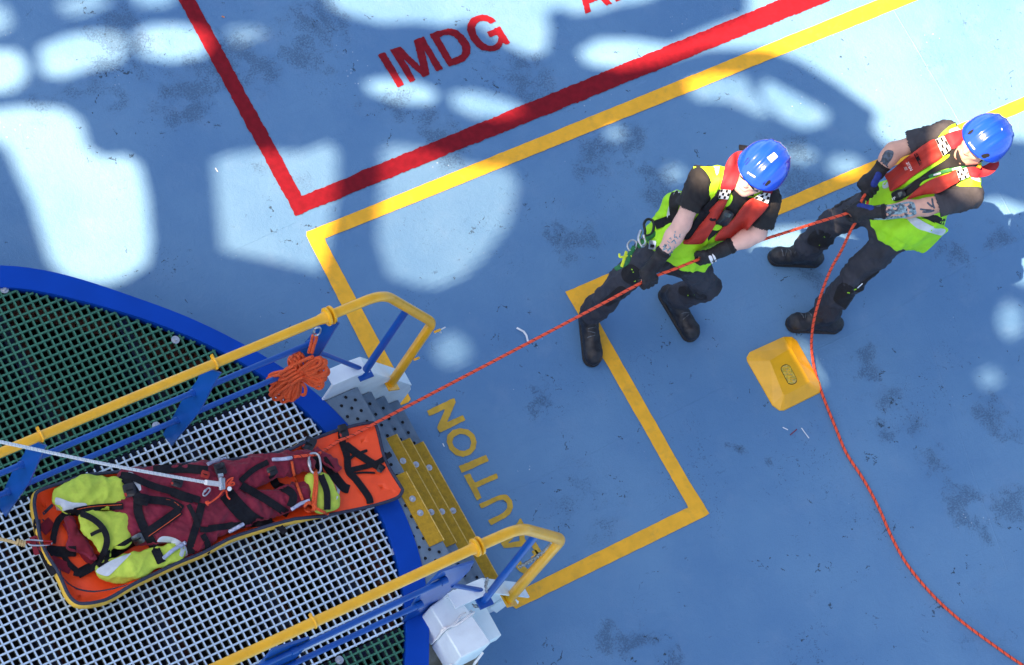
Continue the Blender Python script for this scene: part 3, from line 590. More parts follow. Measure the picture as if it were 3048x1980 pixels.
# ---- yellow lashing socket on the deck
zs = zc((2180, 960), 5.153)
basep = [zs(215, 540), zs(260, 460), zs(780, 225), zs(905, 225), zs(985, 290), zs(1345, 930), zs(1362, 1020), zs(1335, 1085), zs(790, 1355), zs(720, 1355), zs(610, 1275), zs(225, 600)]
topc = [zs(610, 600, .055), zs(890, 430, .055), zs(1150, 900, .055), zs(800, 1085, .055)]
so_ = thing('lashing_socket', sum(basep) / 12, 'yellow pyramid-shaped deck socket with an oval plugged opening, beside the orange rope', 'deck socket')
tc_ = sum(topc) / 4; tops = []
for p in basep:
    k = min(topc, key=lambda t: np.linalg.norm((t - p)[:2])); dirn = nrm((p - k) * V3(1, 1, 0)); tops.append(k + dirn * .012)
q = MB(); N_ = 12; v = [p + V3(0, 0, -.001) for p in basep] + [p + V3(0, 0, .008) for p in basep] + tops + [tc_]
f = [(i, (i + 1) % N_, (i + 1) % N_ + N_, i + N_) for i in range(N_)] + [(i + N_, (i + 1) % N_ + N_, (i + 1) % N_ + 2 * N_, i + 2 * N_) for i in range(N_)] + [(i + 2 * N_, (i + 1) % N_ + 2 * N_, 3 * N_) for i in range(N_)]
q.add(v, f); q.build('socket_body', M['yellow_gloss'], so_, bevel=.0035, smooth=False)
oc = zs(866, 800, .056); ol = nrm((zs(950, 960, .056) - zs(785, 640, .056)) * V3(1, 1, 0)); ow = np.cross((0, 0, 1), ol); a_l, a_w = .036, .03
ov = [oc + ol * (a_l * (1 if math.cos(t) > 0 else -1) + a_w * .75 * math.cos(t)) + ow * a_w * math.sin(t) for t in np.linspace(0, 2 * math.pi, 28, endpoint=False)]
q = MB(); q.tube([p + V3(0, 0, .0005) for p in ov], .0017, 6, closed=True); q.build('opening_edge', M['hole'], so_)
q = MB(); q.prism([oc + (p - oc) * .96 - V3(0, 0, .002) for p in ov], (0, 0, .004)); pl = q.build('plug', mat('plug', (.62, .45, .04), .5, var=.3, vscale=90, bump=.5, bscale=200, gamt=.5, gscale=40, grime=(.3, .42, .5)), so_)
q = MB()
for k in range(-5, 6):
    c = oc + ol * k * .0085 + V3(0, 0, .0022); q.box(c, ow * .019 + ol * (.006 if k % 2 else -.006), ol * .0012, (0, 0, .0012))
q.build('plug_tread', M['yellow_gloss'], pl)
# ---- litter
def scrap(pts, z, m, label, cat='litter', th=.0015, lift=.01, w=.005):
    q = MB(); P = [at(*p, z) + V3(0, 0, lift * abs(math.sin(1.3 * i))) for i, p in enumerate(pts)]; q.ribbon(P, [V3(.3 * math.sin(2 * i), .2 * math.cos(3 * i), 1) for i in range(len(P))], w, th); tag(q.build('scrap', M[m]), label, cat)
scrap([(1538, 976), (1550, 985), (1558, 988), (1566, 1000), (1570, 1018)], .006, 'paper', 'twisted white scrap of tape lying on the deck beneath the taut orange rope', w=.011)
scrap([(2330, 1272), (2345, 1280)], .003, 'paper', 'tiny white fibre scrap on the deck below the yellow socket', lift=.003)
scrap([(2386, 1274), (2396, 1290), (2408, 1305)], .003, 'paper', 'bent white fibre scrap on the deck right of the smallest one, below the socket', lift=.004)
scrap([(2352, 1295), (2372, 1278)], .003, 'maroon', 'dark red fleck between the two white fibre scraps', lift=.003)
scrap([(1318, 1320), (1322, 1330)], .003, 'paper', 'white paint flake inside the painted letter O', lift=.003); scrap([(660, 48), (668, 52)], .003, 'amber', 'small orange chip on the deck beside the red line arm', lift=.002)
scrap([(641, 500), (648, 512)], .003, 'paper', 'white droppings speck in the sun patch left of the red corner', lift=.002)
# ================================================================== the two crew members
class SDF:
    def __init__(s): s.p = []
    def cap(s, a, b, ra, rb=None, k=.02, sq=None, sub=False):
        s.p.append(('c', np.asarray(a, float), np.asarray(b, float), ra, ra if rb is None else rb, k, sq, sub)); return s
    def ell(s, c, ax, r, k=.02, sub=False):
        s.p.append(('e', np.asarray(c, float), np.array([nrm(a) for a in ax]), np.asarray(r, float), None, k, None, sub)); return s
    def plane(s, pt, n, k=.004):           # keep the side the normal points away from
        s.p.append(('p', np.asarray(pt, float), nrm(n), None, None, k, None, True)); return s
    def mesh(s, res):
        lo, hi = np.full(3, 1e9), np.full(3, -1e9)
        for t in s.p:
            if t[7]: continue
            if t[0] == 'c': R = max(t[3], t[4]) * 1.15; l, h = np.minimum(t[1], t[2]) - R, np.maximum(t[1], t[2]) + R
            else: R = t[3].max() * 1.1; l, h = t[1] - R, t[1] + R
            lo, hi = np.minimum(lo, l), np.maximum(hi, h)
        lo -= 3 * res; hi += 3 * res; n = np.ceil((hi - lo) / res).astype(int) + 1
        ax = [(lo[i] + res * np.arange(n[i])).astype(np.float32) for i in range(3)]
        D = np.full(n, .3, np.float32)
        for t in s.p:
            kind, k = t[0], t[5]
            if kind == 'p': sl = tuple(slice(None) for _ in range(3))
            else:
                R = (max(t[3], t[4]) * 1.2 if kind == 'c' else t[3].max() * 1.1) + k + 4 * res
                l, h = (np.minimum(t[1], t[2]) - R, np.maximum(t[1], t[2]) + R) if kind == 'c' else (t[1] - R, t[1] + R)
                i0 = np.maximum(((l - lo) / res).astype(int), 0); i1 = np.minimum(((h - lo) / res).astype(int) + 2, n)
                if (i1 <= i0).any(): continue
                sl = tuple(slice(i0[i], i1[i]) for i in range(3))
            X, Y, Z = np.meshgrid(*[ax[i][sl[i]] for i in range(3)], indexing='ij'); P = np.stack([X, Y, Z], -1)
            if kind == 'c':
                a, b = t[1].astype(np.float32), t[2].astype(np.float32); q = P - a
                if t[6] is not None:
                    nn, f = np.asarray(t[6][0], np.float32), t[6][1]; dn = q @ nn - np.float32(np.dot((b - a), nn) * .5); q = q + dn[..., None] * nn * np.float32(1 / f - 1)
                ba = b - a; h = np.clip((q @ ba) / max(float(ba @ ba), 1e-9), 0, 1); d = np.linalg.norm(q - h[..., None] * ba, axis=-1) - (t[3] + h * (t[4] - t[3]))
            elif kind == 'e':
                q = ((P - t[1].astype(np.float32)) @ t[2].T.astype(np.float32)) / t[3].astype(np.float32); k0 = np.linalg.norm(q, axis=-1); k1 = np.linalg.norm(q / t[3].astype(np.float32), axis=-1); d = k0 * (k0 - 1) / np.maximum(k1, 1e-6)
            else: d = -((P - t[1].astype(np.float32)) @ t[2].astype(np.float32))
            E_ = D[sl]
            if t[7]:
                d = -d; h = np.maximum(k - np.abs(E_ - d), 0) / k; D[sl] = np.maximum(E_, d) + h * h * k * .25
            else:
                h = np.maximum(k - np.abs(E_ - d), 0) / k; D[sl] = np.minimum(E_, d) - h * h * k * .25
        return surface_nets(D, lo, res)
def surface_nets(D, lo, res):
    S = D < 0; n = np.array(D.shape)
    c = np.zeros(n - 1, np.int8)
    for i in (0, 1):
        for j in (0, 1):
            for k in (0, 1): c += S[i:n[0] - 1 + i, j:n[1] - 1 + j, k:n[2] - 1 + k]
    act = (c > 0) & (c < 8); idx = np.full(act.shape, -1, np.int64); I = np.argwhere(act); idx[act] = np.arange(len(I))
    acc = np.zeros((len(I), 3)); cnt = np.zeros(len(I))
    cor = [(i, j, k) for i in (0, 1) for j in (0, 1) for k in (0, 1)]
    for a in cor:
        for ax in range(3):
            if a[ax]: continue
            b = list(a); b[ax] = 1; A = I + a; B = I + b; da, db = D[tuple(A.T)], D[tuple(B.T)]; m = (da < 0) != (db < 0)
            t = da[m] / (da[m] - db[m]); pt = A[m].astype(float); pt[:, ax] += t; acc[m] += pt; cnt[m] += 1
    V = lo + res * acc / cnt[:, None]; F = []
    for ax in range(3):
        o = [0, 0, 0]; o[ax] = 1; m = np.s_[:-1]; s0 = [slice(None)] * 3; s1 = [slice(None)] * 3; s0[ax] = slice(0, -1); s1[ax] = slice(1, None)
        cr = S[tuple(s0)] != S[tuple(s1)]; E = np.argwhere(cr); u, w = (ax + 1) % 3, (ax + 2) % 3
        ok = (E[:, u] > 0) & (E[:, w] > 0) & (E[:, u] < n[u] - 1) & (E[:, w] < n[w] - 1); E = E[ok]; ins = S[tuple(E.T)]
        du = np.zeros(3, int); du[u] = 1; dw = np.zeros(3, int); dw[w] = 1
        q = np.stack([idx[tuple((E - du - dw).T)], idx[tuple((E - dw).T)], idx[tuple(E.T)], idx[tuple((E - du).T)]], 1)
        q[~ins] = q[~ins][:, ::-1]; F.append(q)
    return V, np.concatenate(F)
def relax(V, F, it=2, lam=.5):
    e = np.concatenate([F[:, [0, 1]], F[:, [1, 2]], F[:, [2, 3]], F[:, [3, 0]]]); e = np.unique(np.sort(e, 1), axis=0)
    for _ in range(it):
        s = np.zeros_like(V); c = np.zeros(len(V)); np.add.at(s, e[:, 0], V[e[:, 1]]); np.add.at(s, e[:, 1], V[e[:, 0]]); np.add.at(c, e.ravel(), 1); V = V + lam * (s / np.maximum(c, 1)[:, None] - V)
    return V
def vnormals(V, F):
    a = np.cross(V[F[:, 2]] - V[F[:, 0]], V[F[:, 3]] - V[F[:, 1]]); N = np.zeros_like(V)
    for k in range(4): np.add.at(N, F[:, k], a)
    return N / np.maximum(np.linalg.norm(N, axis=1), 1e-12)[:, None]
def folds(V, F, amp, wl, seed, axis=None, stretch=3.0):
    """cloth creases: ridged warped waves displaced along the normal; stretched along an axis"""
    r = np.random.default_rng(seed); N = vnormals(V, F); Q = V - V.mean(0)
    if axis is not None: a = nrm(axis); Q = Q - np.outer(Q @ a, a) * (1 - 1 / stretch)
    tot = np.zeros(len(V))
    for o in range(3):
        w = wl / (1.7 ** o); ph = np.zeros(len(V))
        for _ in range(3): d = nrm(r.normal(size=3)); ph += .8 * np.sin(Q @ d * 2 * math.pi / (w * 2.6) + r.uniform(0, 6))
        d = nrm(r.normal(size=3)); tot += (1 - 2 * np.abs(np.sin(Q @ d * math.pi / w + ph))) / (1.5 ** o)
    return V + N * (amp * tot / 2)[:, None]
def obj_from(V, F, name, m, parent, sharp=180):
    q = MB(); q.v = [tuple(p) for p in V]; q.f = [tuple(int(i) for i in t) for t in F]; q.m = [0] * len(q.f); return q.build(name, m, parent, sharp=sharp)
def bvh(V, F): return BVHTree.FromPolygons([tuple(p) for p in V], [tuple(int(i) for i in t) for t in F])
def in_poly(x, y, P):
    c = False; n = len(P)
    for i in range(n):
        (x1, y1), (x2, y2) = P[i], P[i - 1]
        if (y1 > y) != (y2 > y) and x < (x2 - x1) * (y - y1) / (y2 - y1) + x1: c = not c
    return c
def patch(name, poly, trees, m, parent, off=.003, th=.004, puff=0.0, pw=14.0, step=5.0, sm=2, curve=True, max_depth=None, clip=False):
    """a piece of cloth or webbing with the outline poly (photo pixels), laid on the bodies in trees and given real thickness"""
    poly = [np.asarray(p, float)[:2] for p in poly]
    if curve: poly = smooth_path(poly, 4, closed=True)
    B = resample(poly, step, closed=True); A = np.array(B); lo, hi = A.min(0), A.max(0); pts = list(B); pl = [tuple(p) for p in B]
    for x in np.arange(lo[0] + step / 2, hi[0], step):
        for y in np.arange(lo[1] + step / 2, hi[1], step):
            if in_poly(x, y, pl) and np.min(np.linalg.norm(A - (x, y), axis=1)) > step * .55: pts.append(np.array([x, y]))
    r = delaunay_2d_cdt([Vector(p) for p in pts], [], [list(range(len(B)))], 1, 1e-4)
    vv, ff = [np.array(p) for p in r[0]], [tuple(t) for t in r[2]]
    dep = np.full(len(vv), np.nan); dirs = [ray(*p) for p in vv]
    for i, d in enumerate(dirs):
        best = None
        for t in trees:
            h = t.ray_cast(Vector(CAM), Vector(d))
            if h[0] is not None and (best is None or h[3] < best): best = h[3]
        if best is not None: dep[i] = best
    ok = ~np.isnan(dep)
    if not ok.any(): print('patch missed', name); return None
    med = np.median(dep[ok])
    ok &= np.abs(dep - med) < (max_depth or .45)
    for i in np.where(~ok)[0]:
        dd = np.array([np.linalg.norm(vv[i] - vv[j]) if ok[j] else 1e9 for j in range(len(vv))]); dep[i] = dep[int(dd.argmin())]
    nb = [set() for _ in vv]
    for t in ff:
        for a in range(len(t)): nb[t[a]].add(t[a - 1]); nb[t[a - 1]].add(t[a])
    for _ in range(sm): dep = np.array([.5 * dep[i] + .5 * np.mean([dep[j] for j in nb[i]]) if nb[i] else dep[i] for i in range(len(vv))])
    q = MB(); n = len(vv); top = []
    for i, d in enumerate(dirs):
        e = np.min(np.linalg.norm(A - vv[i], axis=1)); top.append(CAM + d * (dep[i] - off - th - puff * (1 - math.exp(-e / pw))))
    v = top + [CAM + d * (dep[i] - off + .004) for i, d in enumerate(dirs)]
    f = []; cnt = {}
    for t in ff:
        if clip and not all(ok[i] for i in t): continue
        a, b, c = top[t[0]], top[t[1]], top[t[2]]
        if np.dot(np.cross(b - a, c - a), dirs[t[0]]) > 0: t = t[::-1]
        f.append(t); f.append(tuple(i + n for i in t[::-1]))
        for k in range(len(t)): cnt[(t[k], t[(k + 1) % len(t)])] = 1
    for (a, b) in list(cnt):
        if (b, a) not in cnt: f.append((b, a, a + n, b + n))
    q.add(v, f); return q.build(name, m, parent, sharp=50)
def strip(pts, w):
    """outline of a band of width w px along a pixel path"""
    P = [np.asarray(p, float) for p in (smooth_path(pts, 5) if len(pts) > 2 else pts)]; L_, R_ = [], []
    for i in range(len(P)):
        t = nrm(P[min(i + 1, len(P) - 1)] - P[max(i - 1, 0)]); n_ = np.array([-t[1], t[0]]) * w / 2; L_.append(P[i] + n_); R_.append(P[i] - n_)
    return L_ + R_[::-1]

def grip(s, Wr, P, d, side=1, big=1.0, curl=1.0):
    """a fist closed round a rope through P with axis d: palm, four bent fingers, thumb from the side of the palm; returns the SDF"""
    d = nrm(d); w = nrm((P - Wr) - d * np.dot(P - Wr, d) * .6); w = nrm(w - d * np.dot(w, d)); b = np.cross(d, w); b = b if np.dot(b, RC[:, 2]) > 0 else -b
    g = big
    s.cap(Wr, P - w * .035 * g + b * .012, .031 * g, .034 * g, k=.02)
    for o in (-.03, -.01, .011, .031): s.cap(P - w * .05 * g + b * .012 + d * o * .7, P + w * .004 + b * .022 * g + d * o * g, .015 * g, .0135 * g, k=.012)
    for i, o in enumerate((-.034, -.0115, .0115, .033)):
        L_ = (.9, 1.0, .97, .8)[i]; o *= g
        K = P + w * .006 + b * .023 * g + d * o; Mi = P + w * (.032 * L_) * g + b * .004 + d * o * 1.05; T = P + w * .018 * L_ - b * .023 * g + d * o; E = P - w * .006 - b * .02 * g + d * o * .95
        s.cap(K, Mi, .0125 * g, .0115 * g, k=.004); s.cap(Mi, T, .0115 * g, .0105 * g, k=.004); s.cap(T, E, .0105 * g, .009 * g, k=.004)
    t0 = P - w * .055 * g + d * side * .026 * g - b * .004; t1 = P - w * .024 * g + d * side * .044 * g - b * .018; t2 = P + w * .008 * g + d * side * .036 * g - b * .027; t3 = P + w * .02 * g + d * side * .02 * g - b * .03
    s.cap(t0, t1, .016 * g, .013 * g, k=.012); s.cap(t1, t2, .013 * g, .0115 * g, k=.005); s.cap(t2, t3, .0115 * g, .0095 * g, k=.005)
    return b

def text_mesh(txt, size, ext=.0006, bold=.0):
    cu = bpy.data.curves.new('t', 'FONT'); cu.body = txt; cu.size = size; cu.extrude = ext; cu.align_x = 'CENTER'; cu.align_y = 'CENTER'; cu.offset = bold; cu.resolution_u = 3
    o = bpy.data.objects.new('t', cu); sc.collection.objects.link(o); bpy.context.view_layer.update(); me = bpy.data.meshes.new_from_object(o.evaluated_get(bpy.context.evaluated_depsgraph_get())); bpy.data.objects.remove(o)
    V = np.array([tuple(v.co) for v in me.vertices]); F = [tuple(p.vertices) for p in me.polygons]; bpy.data.meshes.remove(me); return V, F
def text_on(name, txt, c_px, dir_px, h_px, trees, m, parent, off=.004, bold=0.0):
    """lettering projected onto a garment: centre, reading direction and letter height in photo pixels"""
    V, F = text_mesh(txt, 1.0, 0, bold); e = nrm(np.array(dir_px, float)); f_ = np.array([e[1], -e[0]]); q = MB(); P = []
    last = None
    for v in V:
        p = np.array(c_px, float) + (e * v[0] + f_ * v[1]) * h_px * 1.4; d = ray(*p); best = None
        for t in trees:
            h = t.ray_cast(Vector(CAM), Vector(d))
            if h[0] is not None and (best is None or h[3] < best): best = h[3]
        best = best or last or 16.; last = best; P.append(CAM + d * (best - off))
    q.add(P, F); return q.build(name, m, parent)

def tree_of(ob):
    me = ob.data; o0 = np.zeros(3); r = ob
    while r: o0 = o0 + np.array(r.location); r = r.parent
    return BVHTree.FromPolygons([tuple(np.array(v.co) + o0) for v in me.vertices], [tuple(p.vertices) for p in me.polygons])

def person(J, label, look, skin, tee, blue_gloves, seed):
    """J: joints in world space. Returns the root and the surfaces needed for the kit."""
    mid = lambda a, b: (np.asarray(a) + np.asarray(b)) / 2
    hips, sh = mid(J['hipR'], J['hipL']), mid(J['shR'], J['shL']); up = nrm(sh - hips); side = nrm(J['shR'] - J['shL']); side = nrm(side - up * np.dot(side, up)); fr = np.cross(up, side) if False else np.cross(side, up) * -1
    fr = np.cross(up, side); fr = nrm(fr)
    feet = mid(J['ankR'], J['ankL']); root = thing('person', (feet[0], feet[1], 0), label, 'person', 'crew hauling on the orange rope')
    f = nrm(look); u = nrm(V3(0, 0, 1) - f * f[2]); r_ = np.cross(f, u); hc = J['head']
    chest = sh - up * .13 - fr * .02; belly = mid(hips, sh) - up * .03 - fr * .02
    def torso(s, g):
        s.ell(chest, (side, fr, up), (.165 + g, .108 + g, .2 + g), k=.06)
        s.ell(belly, (side, fr, up), (.145 + g, .1 + g, .2 + g), k=.06)
        s.ell(hips + up * .02, (side, fr, up), (.165 + g, .118 + g, .13 + g), k=.06)
        for a in ('shR', 'shL'): s.cap(sh + up * .035 - fr * .02, J[a] + up * .002, .05 + g, .055 + g, k=.05)
    # --- body: one continuous skin surface from head to foot
    B = SDF(); torso(B, -.012)
    for a in 'RL':
        B.cap(J['hip' + a], J['kne' + a], .078, .054, k=.05); B.cap(J['kne' + a], J['ank' + a], .05, .036, k=.03); B.cap(J['ank' + a], J['heel' + a] * .7 + J['toe' + a] * .3 + V3(0, 0, .05), .036, .03, k=.03); B.cap(J['heel' + a] * .8 + J['toe' + a] * .2 + V3(0, 0, .045), J['heel' + a] * .25 + J['toe' + a] * .75 + V3(0, 0, .045), .028, .024, k=.03)
        B.cap(J['sh' + a], J['el' + a], .052, .043, k=.04); B.cap(J['el' + a], J['el' + a] + (J['wr' + a] - J['el' + a]) * .35, .042, .044, k=.03); B.cap(J['el' + a] + (J['wr' + a] - J['el' + a]) * .35, J['wr' + a], .044, .03, k=.03)
        grip(B, J['wr' + a], J['grip' + a], J['rope' + a], 1 if a == 'R' else -1, .82)
    nb = sh + up * .05; B.cap(nb, hc - u * .075 - f * .02, .062, .056, k=.04)
    B.ell(hc + u * .02 - f * .008, (r_, f, u), (.074, .094, .1), k=.02); B.ell(hc + f * .028 - u * .05, (r_, f, u), (.058, .066, .075), k=.035)
    B.cap(hc + f * .066 - u * .108 - r_ * .014, hc + f * .066 - u * .108 + r_ * .014, .022, k=.025)
    for sg in (-1, 1): B.cap(hc + f * .0 - u * .07 + r_ * sg * .055, hc + f * .055 - u * .1 + r_ * sg * .022, .02, .02, k=.03)
    B.cap(hc + f * .092 + u * .01, hc + f * .109 - u * .034, .0085, .0135, k=.014)
    for sg in (-1, 1): B.ell(hc + f * .1 - u * .039 + r_ * sg * .013, (r_, f, u), (.009, .01, .008), k=.006); B.cap(hc + f * .083 + u * .024 + r_ * sg * .018, hc + f * .072 + u * .022 + r_ * sg * .045, .012, .01, k=.015)
    for sg in (-1, 1): B.ell(hc + f * .068 - u * .028 + r_ * sg * .035, (r_, f, u), (.024, .02, .02), k=.02)
    for sg in (-1, 1): B.ell(hc + f * .09 + u * .004 + r_ * sg * .031, (r_, f, u), (.017, .014, .011), k=.01, sub=True); B.ell(hc + f * .079 + u * .003 + r_ * sg * .031, (r_, f, u), (.012, .012, .012), k=.002)
    B.cap(hc + f * .09 - u * .061 - r_ * .02, hc + f * .09 - u * .061 + r_ * .02, .0075, k=.008); B.cap(hc + f * .089 - u * .074 - r_ * .015, hc + f * .089 - u * .074 + r_ * .015, .009, k=.008)
    B.cap(hc + f * .101 - u * .067 - r_ * .023, hc + f * .101 - u * .067 + r_ * .023, .0045, k=.004, sub=True)
    for sg in (-1, 1): B.ell(hc - f * .005 - u * .012 + r_ * sg * .078, (r_, f, u), (.011, .019, .031), k=.008); B.ell(hc + f * .0 - u * .012 + r_ * sg * .088, (r_, f, u), (.008, .011, .02), k=.004, sub=True)
    V, F = B.mesh(.0068); V = relax(V, F, 1, .4); body = obj_from(V, F, 'body', skin, root); tb = bvh(V, F)
    # --- boots
    for a in 'RL':
        he, to, an = J['heel' + a], J['toe' + a], J['ank' + a]; ax = nrm((to - he) * V3(1, 1, 0)); sd_ = np.cross((0, 0, 1), ax)
        S = SDF(); S.cap(he + V3(0, 0, .05) + ax * .03, to + V3(0, 0, .045) - ax * .045, .043, .046, k=.02, sq=(V3(0, 0, 1), .9)); S.cap(to + V3(0, 0, .05) - ax * .055, to + V3(0, 0, .042) - ax * .045, .05, .045, k=.02)
        S.cap(he + V3(0, 0, .06) + ax * .045, an + V3(0, 0, .02), .045, .05, k=.03); S.cap(an + V3(0, 0, .01), an + nrm(J['kne' + a] - an) * .11, .052, .056, k=.03); S.cap(an + ax * .03 + V3(0, 0, -.01), to + V3(0, 0, .055) - ax * .11, .045, .04, k=.03)
        S.plane((he[0], he[1], .012), (0, 0, -1)); V, F = S.mesh(.0075); V = folds(V, F, .0025, .045, seed + 5); bo = obj_from(V, F, 'boot', M['leather'], root)
        S = SDF(); S.cap(he + V3(0, 0, .018) + ax * .035, to + V3(0, 0, .018) - ax * .045, .047, .051, k=.02); S.plane((0, 0, .001), (0, 0, -1)); S.plane((0, 0, .026), (0, 0, 1)); V, F = S.mesh(.0075); obj_from(V, F, 'sole', M['sole'], bo, sharp=40)
        q = MB(); tb_ = tree_of(bo)
        for k in range(5):
            c = an + ax * (.035 + .02 * k) + V3(0, 0, .1); hL = []
            for sg in (-1, -.5, 0, .5, 1):
                h = tb_.ray_cast(Vector(c + sd_ * sg * .02 + ax * (.006 if (k % 2) else -.004) * sg), Vector((0, 0, -1)))
                if h[0] is not None: hL.append(np.array(h[0]) + V3(0, 0, .002))
            if len(hL) > 2: q.tube(hL, .0028, 5)
        if q.v: q.build('laces', M['steel_dark'], bo)
    # --- trousers
    T = SDF(); T.ell(hips + up * .03, (side, fr, up), (.16, .112, .13), k=.05); T.cap(hips + up * .1, hips + up * .02, .11, .115, k=.05, sq=(fr, .85))
    for a in 'RL':
        kn = J['kne' + a]; an = J['ank' + a]; lo_ = an + nrm(kn - an) * .055
        T.cap(J['hip' + a] + nrm(kn - J['hip' + a]) * .02, kn, .096, .075, k=.05); T.cap(kn, kn + (lo_ - kn) * .5, .072, .071, k=.03); T.cap(kn + (lo_ - kn) * .5, lo_, .071, .068, k=.03); T.cap(lo_ + nrm(kn - an) * .05, lo_ + nrm(kn - an) * .035, .076, .074, k=.02)
    V, F = T.mesh(.009); V = folds(V, F, .011, .14, seed, up, 1.4); V = folds(V, F, .005, .06, seed + 3, side, 2.0); V = relax(V, F, 1, .4); tr = obj_from(V, F, 'trousers', M['trouser'], root); tt = bvh(V, F)
    # --- t-shirt with short sleeves
    S = SDF(); torso(S, .004); S.cap(sh + up * .03, sh + up * .065 + fr * .02, .085, .07, k=.03)
    sl = {}
    for a in 'RL':
        e = J['sh' + a] + (J['el' + a] - J['sh' + a]) * J.get('sleeve' + a, .72); S.cap(J['sh' + a], e, .072, .075, k=.04); sl[a] = e
    V, F = S.mesh(.0085); V = folds(V, F, .008, .1, seed + 1, side, 1.3)
    keep = np.ones(len(V), bool)
    for a in 'RL':
        d = nrm(J['el' + a] - J['sh' + a]); x = (V - sl[a]) @ d; near = np.linalg.norm((V - sl[a]) - np.outer(x, d), axis=1) < .12; keep &= ~(near & (x > .0))
    F2 = F[keep[F].all(1)]; ts = obj_from(V, F2, 't_shirt', tee, root); ts.modifiers.new('thick', 'SOLIDIFY').thickness = .004; tts = bvh(V, F2)
    # --- hi-vis waistcoat
    S = SDF(); torso_g = .02
    S.ell(chest, (side, fr, up), (.162 + torso_g, .108 + torso_g, .2 + torso_g), k=.06); S.ell(belly, (side, fr, up), (.152 + torso_g, .105 + torso_g, .22), k=.06); S.ell(hips + up * .03 - fr * .01, (side, fr, up), (.182 + torso_g, .132 + torso_g, .17), k=.07)
    for a in ('shR', 'shL'): S.cap(sh + up * .04 - fr * .02, sh + (J[a] - sh) * .82 + up * .02, .06, .062, k=.05)
    for p_ in J.get('flap', []): S.cap(p_[0], p_[1], p_[2], p_[3], k=.04, sq=(p_[4], p_[5]))
    S.plane(hips - up * J.get('hem', .075), -up, k=.01)
    V, F = S.mesh(.009); V = folds(V, F, .012, .13, seed + 2, up, 1.5); V = relax(V, F, 1, .4); ve = obj_from(V, F, 'hi_vis_vest', M['lime_vest'], root, sharp=60); tv = bvh(V, F)
    # --- gloves
    gl = {}
    for a in 'RL':
        S = SDF(); b = grip(S, J['wr' + a], J['grip' + a], J['rope' + a], 1 if a == 'R' else -1, 1.06); fw = nrm(J['wr' + a] - J['el' + a]); S.cap(J['wr' + a] - fw * .045, J['wr' + a] + fw * .01, .04, .037, k=.012)
        V, F = S.mesh(.005); V = folds(V, F, .0016, .025, seed + 8); g = obj_from(V, F, 'glove', M['glove'], root); gl[a] = (g, bvh(V, F))
        q = MB(); c = J['wr' + a] - fw * .045; q.tube([c - fw * .006, c, c + fw * .012], [.0415, .043, .0415], 18); q.build('cuff', M['pad'], g)
        if blue_gloves:
            S = SDF(); P = J['grip' + a]; Wr = J['wr' + a]; d_ = nrm(J['rope' + a]); S.cap(Wr + (P - Wr) * .2 + b * .03, P - nrm(P - Wr) * .035 + b * .034, .02, .024, k=.01, sq=(b, .6)); V, F = S.mesh(.005); obj_from(V, F, 'knuckle_panel', M['glove_blue'], g)
    # --- helmet
    hh = hc + u * .045 - f * .004; H = []; Fq = []; NU, NV = 108, 30
    for j in range(NV + 1):
        ph = (math.pi / 2 + .1) * j / NV
        for i in range(NU):
            t = 2 * math.pi * i / NU; cx, sx = math.cos(t), math.sin(t); sp, cp = math.sin(ph), math.cos(ph)
            k = 1.0
            x_ = sx * sp; ridge = 0
            for c0 in (-.5, -.17, .17, .5): ridge += math.exp(-((x_ - c0) / .06) ** 6)
            k += .034 * ridge * (1 if cx > -.8 else .6) * (1 - (sp ** 10) * .7)
            brim = max(0, (ph - 1.35) / .32); ru, rf, rs = .135, .148, .122
            p = hh + u * (cp * ru * k - .018 * brim * (1 - .7 * max(cx, 0))) + f * (cx * sp * rf * k * (1 + .05 * brim * max(cx, 0))) + r_ * (sx * sp * rs * k * (1 + .03 * brim)); H.append(p)
    for j in range(NV):
        for i in range(NU):
            a_, b_ = j * NU + i, j * NU + (i + 1) % NU; Fq.append((a_, b_, b_ + NU, a_ + NU)[::-1])
    q = MB(); q.add(H, Fq); he = q.build('helmet', M['helmet'], root, sharp=60); md = he.modifiers.new('thick', 'SOLIDIFY'); md.thickness = .005; md.offset = 1; pass
    fix = np.dot(np.cross(np.array(H[NU * 5 + 1]) - H[NU * 5], np.array(H[NU * 6]) - H[NU * 5]), np.array(H[NU * 5]) - hh)
    if fix > 0: he.data.flip_normals()
    th = tree_of(he); q = MB(); rim = [np.array(H[NV * NU + i]) + u * .002 for i in range(NU)]; q.tube(rim, .0042, 8, closed=True); q.build('helmet_rim', M['helmet'], he)
    q = MB()
    for sg in (-1, 1): q.tube(smooth_path([hc + r_ * sg * .08 + u * .03, hc + r_ * sg * .076 - u * .04 + f * .01, hc + r_ * sg * .045 - u * .105 + f * .035, hc - u * .128 + f * .045], 6), .0055, 6, squash=.4)
    q.build('chin_strap', M['black_web'], he)
    return root, dict(body=tb, trousers=tt, tee=tts, vest=tv, helmet=th, gloves=gl, he=he, ve=ve, ts=ts, tr=tr, bodyo=body, up=up, side=side, fr=fr, hips=hips, sh=sh, f=f, u=u, r=r_, hc=hc)

